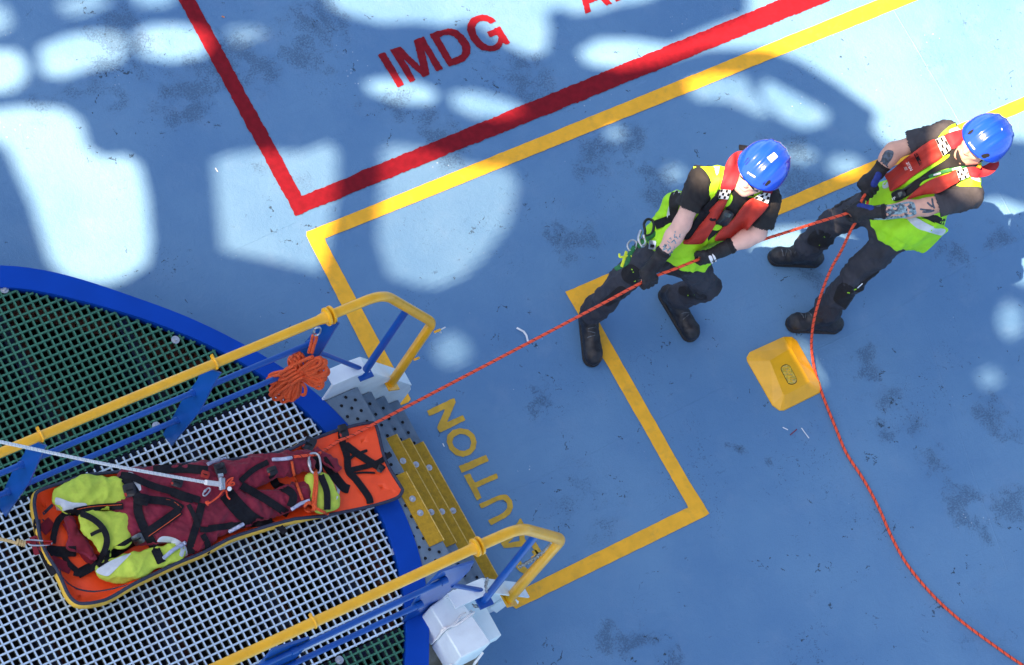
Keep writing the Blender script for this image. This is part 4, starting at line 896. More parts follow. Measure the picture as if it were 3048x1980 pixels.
def c1(u, v, z): return at(1640 + u / 2.089, 380 + v / 2.089, z)
def c2(u, v, z): return at(2200 + u / 2.0896, 320 + v / 2.0896, z)
J1 = dict(ankR=c1(238, 1172, .11), heelR=c1(212, 1160, .0), toeR=c1(252, 1490, .0), kneR=c1(432, 968, .53), hipR=c1(650, 765, .87),
          ankL=c1(775, 1062, .11), heelL=c1(690, 1020, 0), toeL=c1(880, 1330, 0), kneL=c1(965, 985, .52), hipL=c1(850, 800, .86),
          shR=c1(935, 325, 1.38), elR=c1(815, 600, 1.22), wrR=c1(672, 815, 1.04), gripR=c1(602, 945, 1.0), ropeR=nrm(c1(660, 932, 1.0) - c1(545, 985, .995)),
          shL=c1(1345, 440, 1.37), elL=c1(1285, 655, 1.24), wrL=c1(1070, 758, 1.14), gripL=c1(960, 805, 1.08), ropeL=nrm(c1(1050, 800, 1.07) - c1(900, 835, 1.06)), head=c1(1290, 275, 1.56), sleeveR=.66, sleeveL=.8, hem=-.035)
J2 = dict(ankR=c2(395, 905, .11), heelR=c2(490, 960, 0), toeR=c2(178, 940, 0), kneR=c2(570, 730, .52), hipR=c2(840, 600, .88),
          ankL=c2(520, 1292, .11), heelL=c2(612, 1370, 0), toeL=c2(288, 1352, 0), kneL=c2(705, 1060, .53), hipL=c2(975, 790, .87),
          shR=c2(1290, 165, 1.37), elR=c2(960, 270, 1.2), wrR=c2(868, 400, 1.1), gripR=c2(805, 510, 1.06), ropeR=nrm(c2(800, 550, 1.05) - c2(720, 620, 1.02)),
          shL=c2(1435, 545, 1.38), elL=c2(1165, 620, 1.26), wrL=c2(850, 655, 1.12), gripL=c2(715, 640, 1.07), ropeL=nrm(c2(760, 590, 1.07) - c2(650, 665, 1.05)), head=c2(1500, 225, 1.57), sleeveR=.7, sleeveL=.76, hem=.02)
J2['flap'] = [(c2(1120, 720, 1.0), c2(1110, 850, .82), .1, .09, nrm(V3(-.3, .9, .1)), .5), (c2(1200, 700, 1.05), c2(1180, 830, .84), .08, .085, nrm(V3(-.3, .9, .1)), .6), (c2(1010, 740, .98), c2(985, 800, .86), .08, .07, nrm(V3(-.3, .9, .1)), .6)]
z7w = lambda u, v, z: at(1960 + u / 3.866, 400 + v / 3.866, z)
J1['flap'] = [(z7w(225, 770, 1.18), z7w(110, 1000, 1.0), .07, .08, nrm(V3(-.6, -.8, .1)), .8)]
p1, k1 = person(J1, 'person in a black t-shirt and red lifejacket leaning back, tool harness at the hip', (-.92, -.3, .3), M['skin'], M['black_cloth'], False, 11)
p2, k2 = person(J2, 'person in a grey t-shirt with tattooed arms and blue-backed gloves at the rope end', (-.96, -.1, .36), M['skin_tan'], M['grey_cloth'], True, 31)
z7 = lambda P: [(1960 + u / 3.866, 400 + v / 3.866) for u, v in P]
z8 = lambda P: [(2600 + u / 3.866, 330 + v / 3.866) for u, v in P]
k1p = lambda P: [(1640 + u / 2.089, 380 + v / 2.089) for u, v in P]
k2p = lambda P: [(2200 + u / 2.0896, 320 + v / 2.0896) for u, v in P]
def checker(parent, quad, tr, off):
    """chequered reflective band: white base with black squares"""
    ba = patch('reflective_band', quad, tr, M['reflective'], parent, off, .003, curve=False)
    a, b, c, d = [np.array(p) for p in quad]
    P = lambda s_, t: (a * (1 - s_) + b * s_) * (1 - t) + (d * (1 - s_) + c * s_) * t
    for i in range(4):
        for j in range(3):
            if (i + j) % 2: continue
            e = .02; patch('black_square', [P(i / 4 + e, j / 3 + e), P((i + 1) / 4 - e, j / 3 + e), P((i + 1) / 4 - e, (j + 1) / 3 - e), P(i / 4 + e, (j + 1) / 3 - e)], tr, M['black_web'], ba, off + .0035, .0012, curve=False, sm=0, step=3)
def sub(parent, name):
    o = bpy.data.objects.new(name, None); sc.collection.objects.link(o); o.parent = parent; return o
def helmet_kit(k, sticker, logo_px, logo_dir, vents, extra):
    he, t = k['he'], [k['helmet']]
    for v in vents: patch('vent', v, t, M['hole'], he, .0065, .0012, curve=True, sm=0, step=3)
    if sticker: patch('sticker', sticker, t, M['white_mark'], he, .0065, .0012, curve=False, sm=0, step=4)
    (x, y), d = logo_px, nrm(np.array(logo_dir, float)); n_ = np.array([-d[1], d[0]])
    disc = [(x + 3.2 * math.cos(a), y + 3.2 * math.sin(a)) for a in np.linspace(0, 6.28, 10, endpoint=False)]
    patch('maker_mark', disc, t, M['white_mark'], he, .0065, .001, sm=0, step=2.5)
    for i in range(6):
        c = np.array([x, y]) + d * (6.5 + 3.3 * i); patch('maker_mark', [c - d * 1.2 - n_ * 2.4, c + d * 1.2 - n_ * 2.4, c + d * 1.2 + n_ * 2.4, c - d * 1.2 + n_ * 2.4], t, M['white_mark'], he, .0065, .001, curve=False, sm=0, step=2.5)
    for e in extra: patch('sticker', e[0], t, M[e[1]], he, .0065, .0012, curve=False, sm=0, step=4)
# ---------------- kit of the nearer crew member (black t-shirt)
T1 = [k1['vest'], k1['tee']]
lj = patch('lifejacket', z7([(700, 760), (795, 750), (740, 880), (650, 1050), (570, 1180), (505, 1255), (400, 1268), (285, 1262), (300, 1215), (360, 1200), (470, 1050), (590, 905), (580, 880), (645, 810)]), T1, M['lobe_red'], p1, .018, .012, .022)
patch('lifejacket_edge', z7([(712, 640), (700, 740), (645, 815), (580, 885), (592, 905), (478, 1050), (368, 1200), (300, 1212), (268, 1222), (300, 1150), (400, 1005), (520, 840), (640, 715), (690, 640)]), T1, M['black_web'], lj, .012, .01, .012)
c_ = patch('collar', z7([(1000, 196), (940, 192), (870, 215), (805, 285), (762, 380), (738, 500), (715, 635), (848, 645), (895, 560), (930, 460), (935, 380), (960, 300), (1010, 230)]), T1 + [k1['body']], M['collar_red'], lj, .014, .01, .018)
l2 = patch('lifejacket_lobe', z7([(1062, 745), (1110, 738), (1262, 800), (1240, 860), (1185, 925), (1095, 1015), (1005, 1120), (900, 1185), (780, 1220), (655, 1228), (665, 1165), (760, 1055), (860, 975), (935, 870), (995, 795)]), T1, M['lobe_red'], lj, .018, .012, .022)
patch('collar', z7([(1195, 655), (1310, 615), (1300, 690), (1240, 690)]), T1 + [k1['body']], M['collar_red'], lj, .014, .01, .008)
checker(lj, z7([(715, 632), (838, 642), (800, 752), (684, 738)]), T1 + [k1['body']], .036)
checker(lj, z7([(1195, 668), (1292, 682), (1262, 800), (1095, 735)]), T1 + [k1['body']], .036)
patch('shirt_front', z7([(875, 650), (1000, 720), (1090, 728), (1062, 755), (985, 800), (930, 870), (870, 960), (770, 1040), (660, 1150), (600, 1200), (560, 1230), (600, 1120), (700, 960), (780, 840), (830, 740)]), T1 + [k1['body']], M['black_cloth'], k1['ve'], .006, .003)
patch('zip_edge', z7([(832, 690), (856, 730), (830, 800), (790, 832), (766, 828), (800, 760)]), T1, M['lime_vest'], k1['ve'], .012, .003); patch('zip_edge', z7([(655, 1040), (735, 1060), (690, 1105), (612, 1095)]), T1, M['lime_vest'], k1['ve'], .012, .003)
ra = patch('radio', z7([(755, 870), (862, 908), (850, 965), (775, 1060), (655, 1020), (690, 970)]), T1, M['black_plastic'], p1, .02, .02, .012, pw=6)
patch('radio_screen', z7([(770, 895), (840, 920), (815, 965), (745, 940)]), T1, M['screen'], ra, .054, .001, curve=False)
T1 = T1 + []
patch('shoulder_band', z7([(430, 322), (690, 264), (708, 330), (690, 440), (668, 470), (640, 385), (575, 335), (520, 325)]), T1, M['reflective'], k1['ve'], .0125, .002, clip=True)
patch('shoulder_tab', z7([(700, 262), (775, 250), (760, 320), (728, 350)]), T1, mat('mint_band', (.35, .75, .6), .5), k1['ve'], .004, .003, clip=True)
patch('side_band', z7([(140, 760), (250, 560), (300, 545), (290, 620), (190, 780), (140, 960), (95, 940)]), T1, M['reflective'], k1['ve'], .003, .003, clip=True)
hs = patch('harness_strap', z7([(352, 462), (338, 530), (262, 640), (245, 780), (190, 972), (140, 955), (118, 800), (138, 690), (228, 560)]), T1, M['black_cloth'], p1, .006, .004, clip=True)
patch('harness_strap', z7(strip([(-40, 1045), (60, 1010), (220, 955)], 105)), T1 + [k1['trousers']], M['black_web'], p1, .006, .004, curve=False)
patch('hem_band', k1p([(735, 790), (770, 812), (900, 770), (950, 735), (960, 715), (860, 745), (790, 775)]), T1, M['lime_vest'], k1['ve'], .004, .004, clip=True)
patch('pocket_flap', k1p([(445, 880), (500, 850), (560, 900), (540, 985), (470, 965), (440, 930)]), [k1['trousers']], M['pad'], k1['tr'], .003, .004, clip=True)
patch('knee_pad', k1p([(310, 1090), (370, 1030), (430, 985), (470, 1010), (440, 1060), (360, 1110)]), [k1['trousers']], M['pad'], k1['tr'], .002, .004, .003, clip=True); patch('knee_pad', k1p([(800, 990), (870, 1000), (970, 1050), (940, 1075), (880, 1062), (800, 1035)]), [k1['trousers']], M['pad'], k1['tr'], .002, .004, .003, clip=True)
for a, b in (((848, 1043), (856, 1046)), ((885, 1038), (893, 1042)), ((508, 900), (516, 898)), ((515, 960), (545, 945)), ((500, 880), (508, 886))): patch('stitching', k1p(strip([a, b], 6)), [k1['trousers']], M['lime_vest'], k1['tr'], .006, .001, curve=False, sm=0, step=3)
patch('maker_label', z7([(585, 975), (610, 960), (655, 965), (665, 985), (640, 1000), (595, 995)]), [tree_of(lj)], M['black_web'], lj, .0015, .001)
patch('vest_shoulder', z7([(352, 450), (388, 332), (520, 295), (690, 264), (716, 330), (702, 560), (648, 690), (622, 600), (575, 470), (480, 375), (400, 395)]), T1, M['lime_vest'], k1['ve'], .006, .004, clip=True, max_depth=.3)
patch('vest_hem', k1p([(655, 700), (690, 630), (760, 590), (900, 620), (975, 690), (950, 745), (860, 790), (785, 812), (745, 795), (700, 770), (660, 745)]), T1 + [k1['trousers']], M['lime_vest'], k1['ve'], .008, .005, .01, clip=True)
# tool harness at the right hip: big snap hook, ring, yellow clip, buckle
th_ = sub(p1, 'tool_harness'); hz = 1.0
def hip(u, v, z=hz): return c1(u, v, z)
q = MB(); q.tube(smooth_path([hip(585, 640), hip(578, 600), hip(600, 570), hip(632, 580), hip(640, 615), hip(625, 660), hip(588, 672)], 6, closed=True), .0075, 8, closed=True); q.build('snap_hook', M['black_plastic'], th_)
q = MB(); q.tube(smooth_path([hip(560, 640), hip(545, 690), hip(560, 735), hip(585, 720), hip(575, 670)], 6), .009, 8); q.tube(smooth_path([hip(500, 700), hip(475, 730), hip(490, 765), hip(525, 750), hip(530, 712)], 6, closed=True), .005, 8, closed=True); q.build('karabiner', M['steel'], th_)
q = MB(); q.tube(smooth_path([hip(425, 785), hip(430, 805), hip(470, 800), hip(500, 800)], 5), .006, 8); q.tube(smooth_path([hip(470, 770), hip(455, 820), hip(440, 865)], 5), .008, 8, squash=.5); q.build('yellow_clip', mat('clip_yellow', (.7, .8, .03), .4), th_)
q = MB(); q.tube(smooth_path([hip(520, 740), hip(490, 790), hip(470, 840), hip(400, 880, .95)], 6), .012, 8, squash=.5); q.tube(smooth_path([hip(660, 650), hip(600, 690), hip(540, 740)], 6), .014, 8, squash=.5); q.build('webbing', M['green_web'], th_)
patch('buckle', k1p([(610, 700), (655, 705), (648, 760), (606, 755)]), [k1['trousers'], k1['vest']], M['steel'], th_, .012, .006, curve=False); patch('buckle_slot', k1p([(618, 725), (644, 728), (641, 748), (615, 745)]), [k1['trousers'], k1['vest']], M['black_web'], th_, .02, .001, curve=False)
q = MB(); q.tube(smooth_path([at(*z7([(930, 150)])[0], 1.42), at(*z7([(1000, 158)])[0], 1.42), at(*z7([(1070, 168)])[0], 1.42)], 3), .016, 8, squash=.5); q.build('harness_pad', M['black_web'], p1)
for w in ([(985, 795), (1000, 800), (1010, 835), (1000, 848), (980, 805)], [(960, 706), (982, 706), (984, 722), (966, 726)], [(1002, 785), (1020, 800), (1030, 830), (1022, 835), (1008, 805)]): patch('glove_print', k1p(w), [k1['gloves']['L'][1], k1['body']], M['white_mark'], k1['gloves']['L'][0], .002, .0008, sm=0, step=3, max_depth=.15)
def scribble(poly, n, w, k, m, seed, off=.001):
    r = np.random.default_rng(seed); A = np.array(poly); lo, hi = A.min(0), A.max(0); c = 0; tries = 0
    while c < n and tries < 600:
        tries += 1; p = r.uniform(lo, hi)
        if not in_poly(p[0], p[1], [tuple(x) for x in poly]): continue
        a = r.uniform(0, 6.28); P = [p]
        for _ in range(3): a += r.normal(0, .9); P.append(P[-1] + np.array([math.cos(a), math.sin(a)]) * r.uniform(3, 6))
        P = [x for x in P if in_poly(x[0], x[1], [tuple(y) for y in poly])]
        if len(P) < 2: continue
        patch('tattoo', strip(P, w * r.uniform(.6, 1.4)), [k['body']], m, k['bodyo'], off, .0005, curve=False, sm=0, step=3.5, max_depth=.1); c += 1
scribble(k1p([(770, 640), (810, 660), (805, 700), (770, 760), (720, 830), (665, 800), (690, 740), (730, 690)]), 30, 2.6, k1, M['ink_pale'], 3)
helmet_kit(k1, z7([(1248, 268), (1332, 206), (1375, 256), (1298, 325)]), (2227, 515), (.86, .52), [z7([(990, 300), (1010, 275), (1052, 272), (1045, 310), (1000, 355), (988, 335)]), z7([(1200, 575), (1225, 550), (1265, 530), (1290, 528), (1292, 580), (1270, 596), (1225, 592)])], [(z7([(1460, 400), (1500, 370), (1495, 420), (1440, 465)]), 'white_mark'), (z7([(1380, 480), (1410, 480), (1405, 510), (1372, 510)]), 'lobe_red')])
patch('safety_glasses', z7([(925, 420), (945, 470), (1000, 530), (1060, 590), (1130, 640), (1190, 660), (1150, 672), (1080, 630), (1045, 580), (1030, 545), (985, 530), (940, 490)]), [k1['body'], k1['helmet']], M['black_plastic'], p1, .006, .004, max_depth=.2)
# ---------------- kit of the second crew member (grey t-shirt)
T2 = [k2['vest'], k2['tee']]
lj = patch('lifejacket', z8([(715, 332), (790, 522), (645, 630), (470, 740), (350, 842), (250, 902), (190, 925), (165, 820), (128, 738), (200, 690), (350, 560), (480, 462), (590, 382)]), T2, M['lobe_red'], p2, .018, .012, .024)
patch('collar', z8([(812, 286), (1060, 200), (1120, 190), (1060, 290), (1010, 380), (895, 440)]), T2 + [k2['body']], M['collar_red'], lj, .014, .01, .016)
l2 = patch('lifejacket_lobe', z8([(960, 690), (990, 802), (900, 862), (760, 942), (600, 965), (480, 995), (370, 1035), (440, 955), (560, 855), (700, 775), (840, 728)]), T2, M['lobe_red'], lj, .018, .012, .02)
patch('collar', z8([(1075, 655), (1250, 640), (1400, 560), (1440, 562), (1435, 650), (1335, 740), (1200, 768), (1112, 752)]), T2 + [k2['body']], M['collar_red'], lj, .014, .01, .016)
checker(lj, z8([(712, 332), (808, 284), (895, 442), (800, 524)]), T2 + [k2['body']], .04); checker(lj, z8([(955, 690), (1072, 650), (1106, 760), (992, 806)]), T2 + [k2['body']], .036)
patch('shirt_front', z8([(960, 420), (1010, 560), (1060, 625), (900, 650), (740, 700), (560, 850), (440, 950), (330, 1010), (300, 960), (420, 850), (640, 690), (800, 570), (900, 470)]), T2 + [k2['body']], M['black_cloth'], k2['ve'], .006, .003)
patch('zip_edge', z8([(862, 500), (850, 545), (640, 685), (450, 815), (335, 872), (330, 850), (470, 750), (700, 605)]), T2, M['lime_vest'], k2['ve'], .012, .004); patch('zip_edge', z8([(800, 738), (640, 800), (530, 868), (560, 820), (640, 780)]), T2, M['lime_vest'], k2['ve'], .012, .004)
la = patch('lanyard', z8(strip([(640, 760), (760, 715), (900, 675), (1065, 645)], 36)), T2 + [k2['body']], M['green_web'], p2, .014, .004)
for s_ in ([(905, 675), (1015, 650)], [(690, 740), (780, 715)]): patch('lanyard_print', z8(strip(s_, 22)), T2 + [k2['body']], M['reflective'], la, .0185, .0008, curve=False)
ra = patch('radio', z8([(210, 945), (320, 900), (372, 955), (345, 1010), (245, 1042), (215, 1000)]), T2 + [k2['trousers']], M['black_plastic'], p2, .02, .02, .012, pw=6)
patch('radio_screen', z8([(275, 945), (325, 925), (342, 970), (300, 995)]), T2 + [k2['trousers']], M['screen'], ra, .054, .001, curve=False)
for u, v in ((215, 1010), (232, 1003), (245, 995), (222, 1022), (240, 1015)): patch('radio_key', z8([(u - 6, v - 6), (u + 6, v - 6), (u + 6, v + 6), (u - 6, v + 6)]), T2 + [k2['trousers']], M['white_mark'], ra, .05, .001, curve=False, sm=0, step=2)
q = MB(); q.tube(smooth_path([at(*z8([(335, 915)])[0], 1.16), at(*z8([(420, 860)])[0], 1.2), at(*z8([(520, 790)])[0], 1.25), at(*z8([(640, 760)])[0], 1.3)], 5), .007, 8); q.build('radio_cable', M['black_plastic'], ra)
patch('shoulder_band', z8([(1120, 765), (1250, 768), (1372, 735), (1380, 800), (1300, 830), (1180, 805)]), T2, M['reflective'], k2['ve'], .0125, .002, clip=True); patch('shoulder_band', z8([(880, 215), (1000, 178), (1060, 192), (960, 232), (880, 268)]), T2, M['reflective'], k2['ve'], .0125, .002, clip=True)
patch('vest_shoulder', z8([(955, 862), (1110, 775), (1250, 775), (1372, 740), (1384, 880), (1366, 1030), (1300, 1105), (1222, 1140), (1262, 1080), (1338, 985), (1310, 915), (1190, 872)]), T2, M['lime_vest'], k2['ve'], .006, .004, clip=True, max_depth=.35)
patch('vest_shoulder', z8([(742, 312), (800, 240), (900, 160), (985, 150), (1060, 188), (900, 232), (800, 285)]), T2, M['lime_vest'], k2['ve'], .006, .004, clip=True, max_depth=.35)
patch('vest_hem', k2p([(888, 748), (905, 712), (1000, 690), (1090, 690), (1180, 700), (1300, 755), (1262, 800), (1205, 860), (1152, 904), (1118, 898), (1040, 848), (950, 806), (900, 778)]), T2 + [k2['trousers']], M['lime_vest'], k2['ve'], .012, .006, .015)
T2.append(tree_of(bpy.data.objects[[o.name for o in k2['ve'].children if o.name.startswith('vest_hem')][0]]))
patch('waist_band', z8([(385, 1240), (470, 1220), (600, 1290), (720, 1345), (830, 1365), (800, 1430), (740, 1428), (600, 1385), (500, 1350)]), T2, M['reflective'], k2['ve'], .003, .003, clip=True); patch('black_band', z8([(530, 1205), (700, 1195), (800, 1240), (955, 1265), (860, 1308), (730, 1300), (620, 1250)]), T2, M['black_cloth'], k2['ve'], .003, .003, clip=True)
patch('waist_band', z8([(110, 830), (165, 815), (180, 870), (110, 895)]), T2, M['reflective'], k2['ve'], .003, .003, clip=True)
patch('knee_pad', k2p([(440, 790), (500, 760), (590, 810), (540, 905), (480, 870), (425, 845)]), [k2['trousers']], M['pad'], k2['tr'], .002, .004, .003, clip=True); patch('knee_pad', k2p([(640, 1090), (740, 1150), (720, 1230), (690, 1262), (600, 1215), (590, 1170)]), [k2['trousers']], M['pad'], k2['tr'], .002, .004, .003, clip=True)
patch('thigh_pocket', k2p([(720, 1125), (860, 1020), (960, 980), (900, 1060), (810, 1140), (745, 1150)]), [k2['trousers']], M['pad'], k2['tr'], .002, .004, clip=True); patch('thigh_pocket', k2p([(600, 600), (680, 545), (730, 540), (660, 590), (580, 640)]), [k2['trousers']], M['pad'], k2['tr'], .002, .004, clip=True)
for s_, m_ in (([(735, 1125), (768, 1095)], 'white_mark'), ([(715, 1135), (732, 1130)], 'lime_vest'), ([(520, 805), (535, 808)], 'lime_vest'), ([(490, 852), (502, 858)], 'lime_vest'), ([(672, 1152), (690, 1155)], 'lime_vest')): patch('stitching', k2p(strip([s_[0], s_[1]], 7)), [k2['trousers']], M[m_], k2['tr'], .008, .001, curve=False, sm=0, step=3)
patch('tattoo', k2p([(905, 275), (940, 265), (962, 280), (950, 320), (930, 345), (915, 370), (900, 335), (880, 340)]), [k2['body']], M['ink'], k2['bodyo'], .0008, .0006, max_depth=.1)
for s_ in ([(860, 355), (885, 335), (905, 320)], [(910, 345), (925, 372)], [(890, 305), (905, 290)]): patch('tattoo', k2p(strip(s_, 8)), [k2['body']], M['ink'], k2['bodyo'], .0008, .0006, max_depth=.1)
patch('tattoo', k2p([(835, 622), (950, 605), (1075, 585), (1100, 640), (1095, 668), (1000, 690), (835, 695)]), [k2['body']], M['ink_pale'], k2['bodyo'], .0008, .0006, max_depth=.1)
for s_ in ([(1125, 632), (1160, 638), (1200, 640)], [(1170, 590), (1185, 605), (1205, 620)], [(1200, 565), (1205, 600), (1215, 630)], [(1140, 650), (1180, 650), (1215, 640)]): patch('tattoo', k2p(strip(s_, 12)), [k2['body']], M['ink'], k2['bodyo'], .0016, .0006, max_depth=.1)
scribble(k2p([(840, 625), (950, 607), (1075, 587), (1098, 640), (1090, 665), (1000, 688), (840, 692)]), 34, 4.5, k2, M['ink'], 5, .0018); scribble(k2p([(840, 625), (950, 607), (1075, 587), (1098, 640), (1090, 665), (1000, 688), (840, 692)]), 16, 4, k2, M['skin_tan'], 6, .0024)
scribble(k2p([(905, 275), (945, 262), (965, 285), (940, 345), (900, 370), (880, 345)]), 12, 4, k2, M['ink'], 7, .0016)
tl = [tree_of(lj)]
patch('maker_label', z8([(462, 500), (502, 482), (570, 620), (532, 642)]), tl, M['black_web'], lj, .0015, .001, curve=False); text_on('lettering', 'CREWFIT', z8([(517, 562)])[0], (.42, .91), 7.5, tl, M['lobe_red'], lj, .004, .01)
text_on('lettering', '275N', z8([(412, 640)])[0], (.45, .89), 9, tl, M['white_mark'], lj, .003, .012)
for i in range(3): patch('lettering', z8(strip([(350 + 12 * i, 645 - 2 * i), (368 + 12 * i, 690 - 4 * i)], 5)), tl, M['white_mark'], lj, .002, .0008, curve=False, sm=0, step=3)
helmet_kit(k2, None, (2886, 426), (.62, .78), [z8([(1078, 235), (1095, 208), (1150, 208), (1140, 245), (1100, 275), (1080, 262)]), z8([(1238, 520), (1262, 500), (1330, 492), (1335, 540), (1300, 558), (1260, 545)])], [(z8([(1465, 195), (1478, 192), (1492, 232), (1480, 236)]), 'white_mark')])
q = MB(); b_ = at(*z8([(1200, 640)])[0], 1.5); q.tube([b_, b_ + V3(.012, -.01, 0)], .008, 8); q.build('strap_toggle', M['amber'], k2['he'])
# ================================================================== stretcher, coverall, ropes
z3 = lambda u, v, z=.93: at(60 + u / 2.577, 1230 + v / 2.577, z)
z4 = lambda u, v, z=.93: at(620 + u / 3.361, 1180 + v / 3.361, z)
p3 = lambda P: [(60 + u / 2.577, 1230 + v / 2.577) for u, v in P]
p4 = lambda P: [(620 + u / 3.361, 1180 + v / 3.361) for u, v in P]
outl = [(93, 1480), (107, 1459), (176, 1432), (254, 1410), (370, 1395), (448, 1387), (545, 1376), (696, 1362), (769, 1350), (852, 1335), (888, 1317), (926, 1299), (992, 1272), (1051, 1254), (1108, 1243), (1128, 1249), (1139, 1278), (1153, 1338), (1172, 1382), (1205, 1436), (1210, 1452), (1188, 1477), (1096, 1504), (992, 1525), (932, 1541), (828, 1571), (709, 1606), (603, 1658), (487, 1708), (409, 1747), (332, 1790), (293, 1804), (254, 1811), (223, 1806), (196, 1780), (165, 1719), (130, 1657), (107, 1603), (97, 1552), (91, 1510)]
OP = [np.array(p) for p in resample(smooth_path([np.array(p, float) for p in outl], 4, closed=True), 9.0, closed=True)]
def inset(P, d):
    out = []
    n = len(P)
    for i in range(n):
        t = nrm(P[(i + 2) % n] - P[i - 2]); out.append(P[i] + np.array([-t[1], t[0]]) * d)
    return out
S_ = [min(max((p[0] - 880) / 90, 0), 1) for p in OP]
def ring_at(d0, d1, z0, z1):
    """ring of the stretcher: inset in metres and height, body value .. foot-end value"""
    W_ = [at(*p, .93)[:2] for p in OP]; n = len(W_); out = []
    for i in range(n):
        t = nrm(W_[(i + 2) % n] - W_[i - 2]); nn = np.array([-t[1], t[0]]); s = S_[i]; d = d0 * (1 - s) + d1 * s
        out.append(V3(*(W_[i] - nn * d), z0 * (1 - s) + z1 * s + .006 * math.sin(i * .37) * (1 - s)))
    return out
test = ring_at(.05, .05, .93, .93); cen = sum(test) / len(test)
sgn = 1 if np.mean([np.linalg.norm(p - cen) for p in test]) < np.mean([np.linalg.norm(at(*p, .93) - cen) for p in OP]) else -1
R = lambda d0, d1, z0, z1: ring_at(d0 * sgn, d1 * sgn, z0, z1)
st = thing('rescue_stretcher', (cen[0], cen[1], ZP), 'orange wrap-around rescue stretcher with yellow rim and many black straps on the grating', 'stretcher')
def loft(rings, m, name, par, sharp=60):
    q = MB(); n = len(rings[0]); v = [p for r in rings for p in r]; f = [(k * n + i, k * n + (i + 1) % n, (k + 1) * n + (i + 1) % n, (k + 1) * n + i) for k in range(len(rings) - 1) for i in range(n)]
    if sgn > 0: pass
    q.add(v, f); o = q.build(name, m, par, sharp=sharp); bm_fix(o); return o
def bm_fix(o):
    import bmesh
    b = bmesh.new(); b.from_mesh(o.data); bmesh.ops.recalc_face_normals(b, faces=b.faces); b.to_mesh(o.data); b.free()
rim_o = loft([R(.065, .03, .815, .845), R(.03, .01, .87, .86), R(.0, .002, .915, .868), R(.004, .003, .935, .872), R(.012, .005, .945, .876)], M['yellow_pvc'], 'outer_cover', st)
q = MB(); q.tube(R(.016, .007, .947, .878), .0085, 8, closed=True); q.build('piping', M['navy_piping'], st)
inner = [R(.018, .012, .944, .874), R(.028, .03, .92, .87), R(.052, .06, .885, .868), R(.09, .1, .862, .866)]
q = MB(); n = len(inner[0]); v = [p for r in inner for p in r]; f = [(k * n + i, k * n + (i + 1) % n, (k + 1) * n + (i + 1) % n, (k + 1) * n + i)[::-1] for k in range(3) for i in range(n)]
B2 = [p[:2] for p in inner[3]]; pl = [tuple(p) for p in B2]; A2 = np.array(B2); pts = list(B2); g_ = .03
for x in np.arange(A2[:, 0].min(), A2[:, 0].max(), g_):
    for y in np.arange(A2[:, 1].min(), A2[:, 1].max(), g_):
        if in_poly(x, y, pl) and np.min(np.linalg.norm(A2 - (x, y), axis=1)) > g_ * .5: pts.append(np.array([x, y]))
r_ = delaunay_2d_cdt([Vector(p) for p in pts], [], [list(range(n))], 1, 1e-5); o_ = 3 * n; v = v[:3 * n]
for p in r_[0]: v.append(V3(p[0], p[1], .862 + .007 * math.sin(9 * p[0] + 5 * p[1]) * math.sin(7 * p[1] - 3 * p[0]) + .004 * math.sin(31 * p[0] + 23 * p[1])))
f += [tuple(i + o_ for i in t) for t in r_[2]]
q.add(v, f); li = q.build('liner', M['orange_pvc'], st, sharp=180); bm_fix(li); tl_ = tree_of(li); to_ = tree_of(rim_o)
# --- coverall (stuffed training dummy's suit)
cv = thing('coverall', (*z3(1200, 700, .87),), 'limp maroon coverall with lime sleeves and grey reflective bands strapped into the stretcher', 'coverall')
zf = (V3(0, 0, 1), .62)
S = SDF()
S.cap(z3(860, 560, .94), z3(1340, 520, .96), .095, .105, k=.05, sq=zf); S.cap(z3(880, 860, .93), z3(1330, 860, .95), .1, .105, k=.05, sq=zf); S.cap(z3(860, 700, .95), z3(1450, 700, .96), .09, .1, k=.05, sq=zf)
S.cap(z3(1380, 520, .96), z4(970, 640, .94), .095, .062, k=.04, sq=zf); S.cap(z3(1400, 830, .95), z4(930, 985, .93), .1, .062, k=.04, sq=zf); S.cap(z4(1090, 560, .92), z4(1290, 720, .9), .035, .03, k=.03, sq=zf)
S.cap(z3(1380, 960, .93), z3(1290, 1030, .92), .05, .05, k=.03, sq=zf); S.cap(z3(1500, 780, .97), z3(1640, 700, .98), .06, .05, k=.03, sq=zf); S.cap(z3(390, 840, .92), z3(420, 1000, .92), .035, .04, k=.02, sq=zf); S.cap(z3(480, 1020, .91), z3(560, 1110, .91), .045, .03, k=.02, sq=zf)
V, F = S.mesh(.0075); ax_ = nrm(z4(500, 800) - z3(600, 800)); V = folds(V, F, .014, .16, 3, ax_, .7); V = folds(V, F, .007, .08, 4, ax_, .6); V = folds(V, F, .002, .035, 5); V = relax(V, F, 1, .4); obj_from(V, F, 'suit_body', M['maroon'], cv); t1 = bvh(V, F)
trees = [t1, tl_, to_]
def limb(name, caps, m, seed, amp=.009):
    S = SDF()
    for a, b, ra, rb in caps: S.cap(a, b, ra, rb, k=.03, sq=zf)
    V, F = S.mesh(.007); V = folds(V, F, amp, .13, seed); V = relax(V, F, 1, .4); o = obj_from(V, F, name, m, cv); trees.append(bvh(V, F)); return o
s1 = limb('sleeve', [(z3(335, 650, .93), z3(520, 590, .95), .062, .07), (z3(520, 590, .95), z3(745, 590, .96), .07, .07), (z3(370, 700, .93), z3(700, 680, .94), .05, .045)], M['lime'], 41)
s2 = limb('collar', [(z3(520, 820, .94), z3(760, 850, .96), .05, .065), (z3(560, 900, .94), z3(770, 960, .95), .05, .06), (z3(620, 990, .93), z3(660, 1080, .92), .04, .03)], M['lime'], 51)
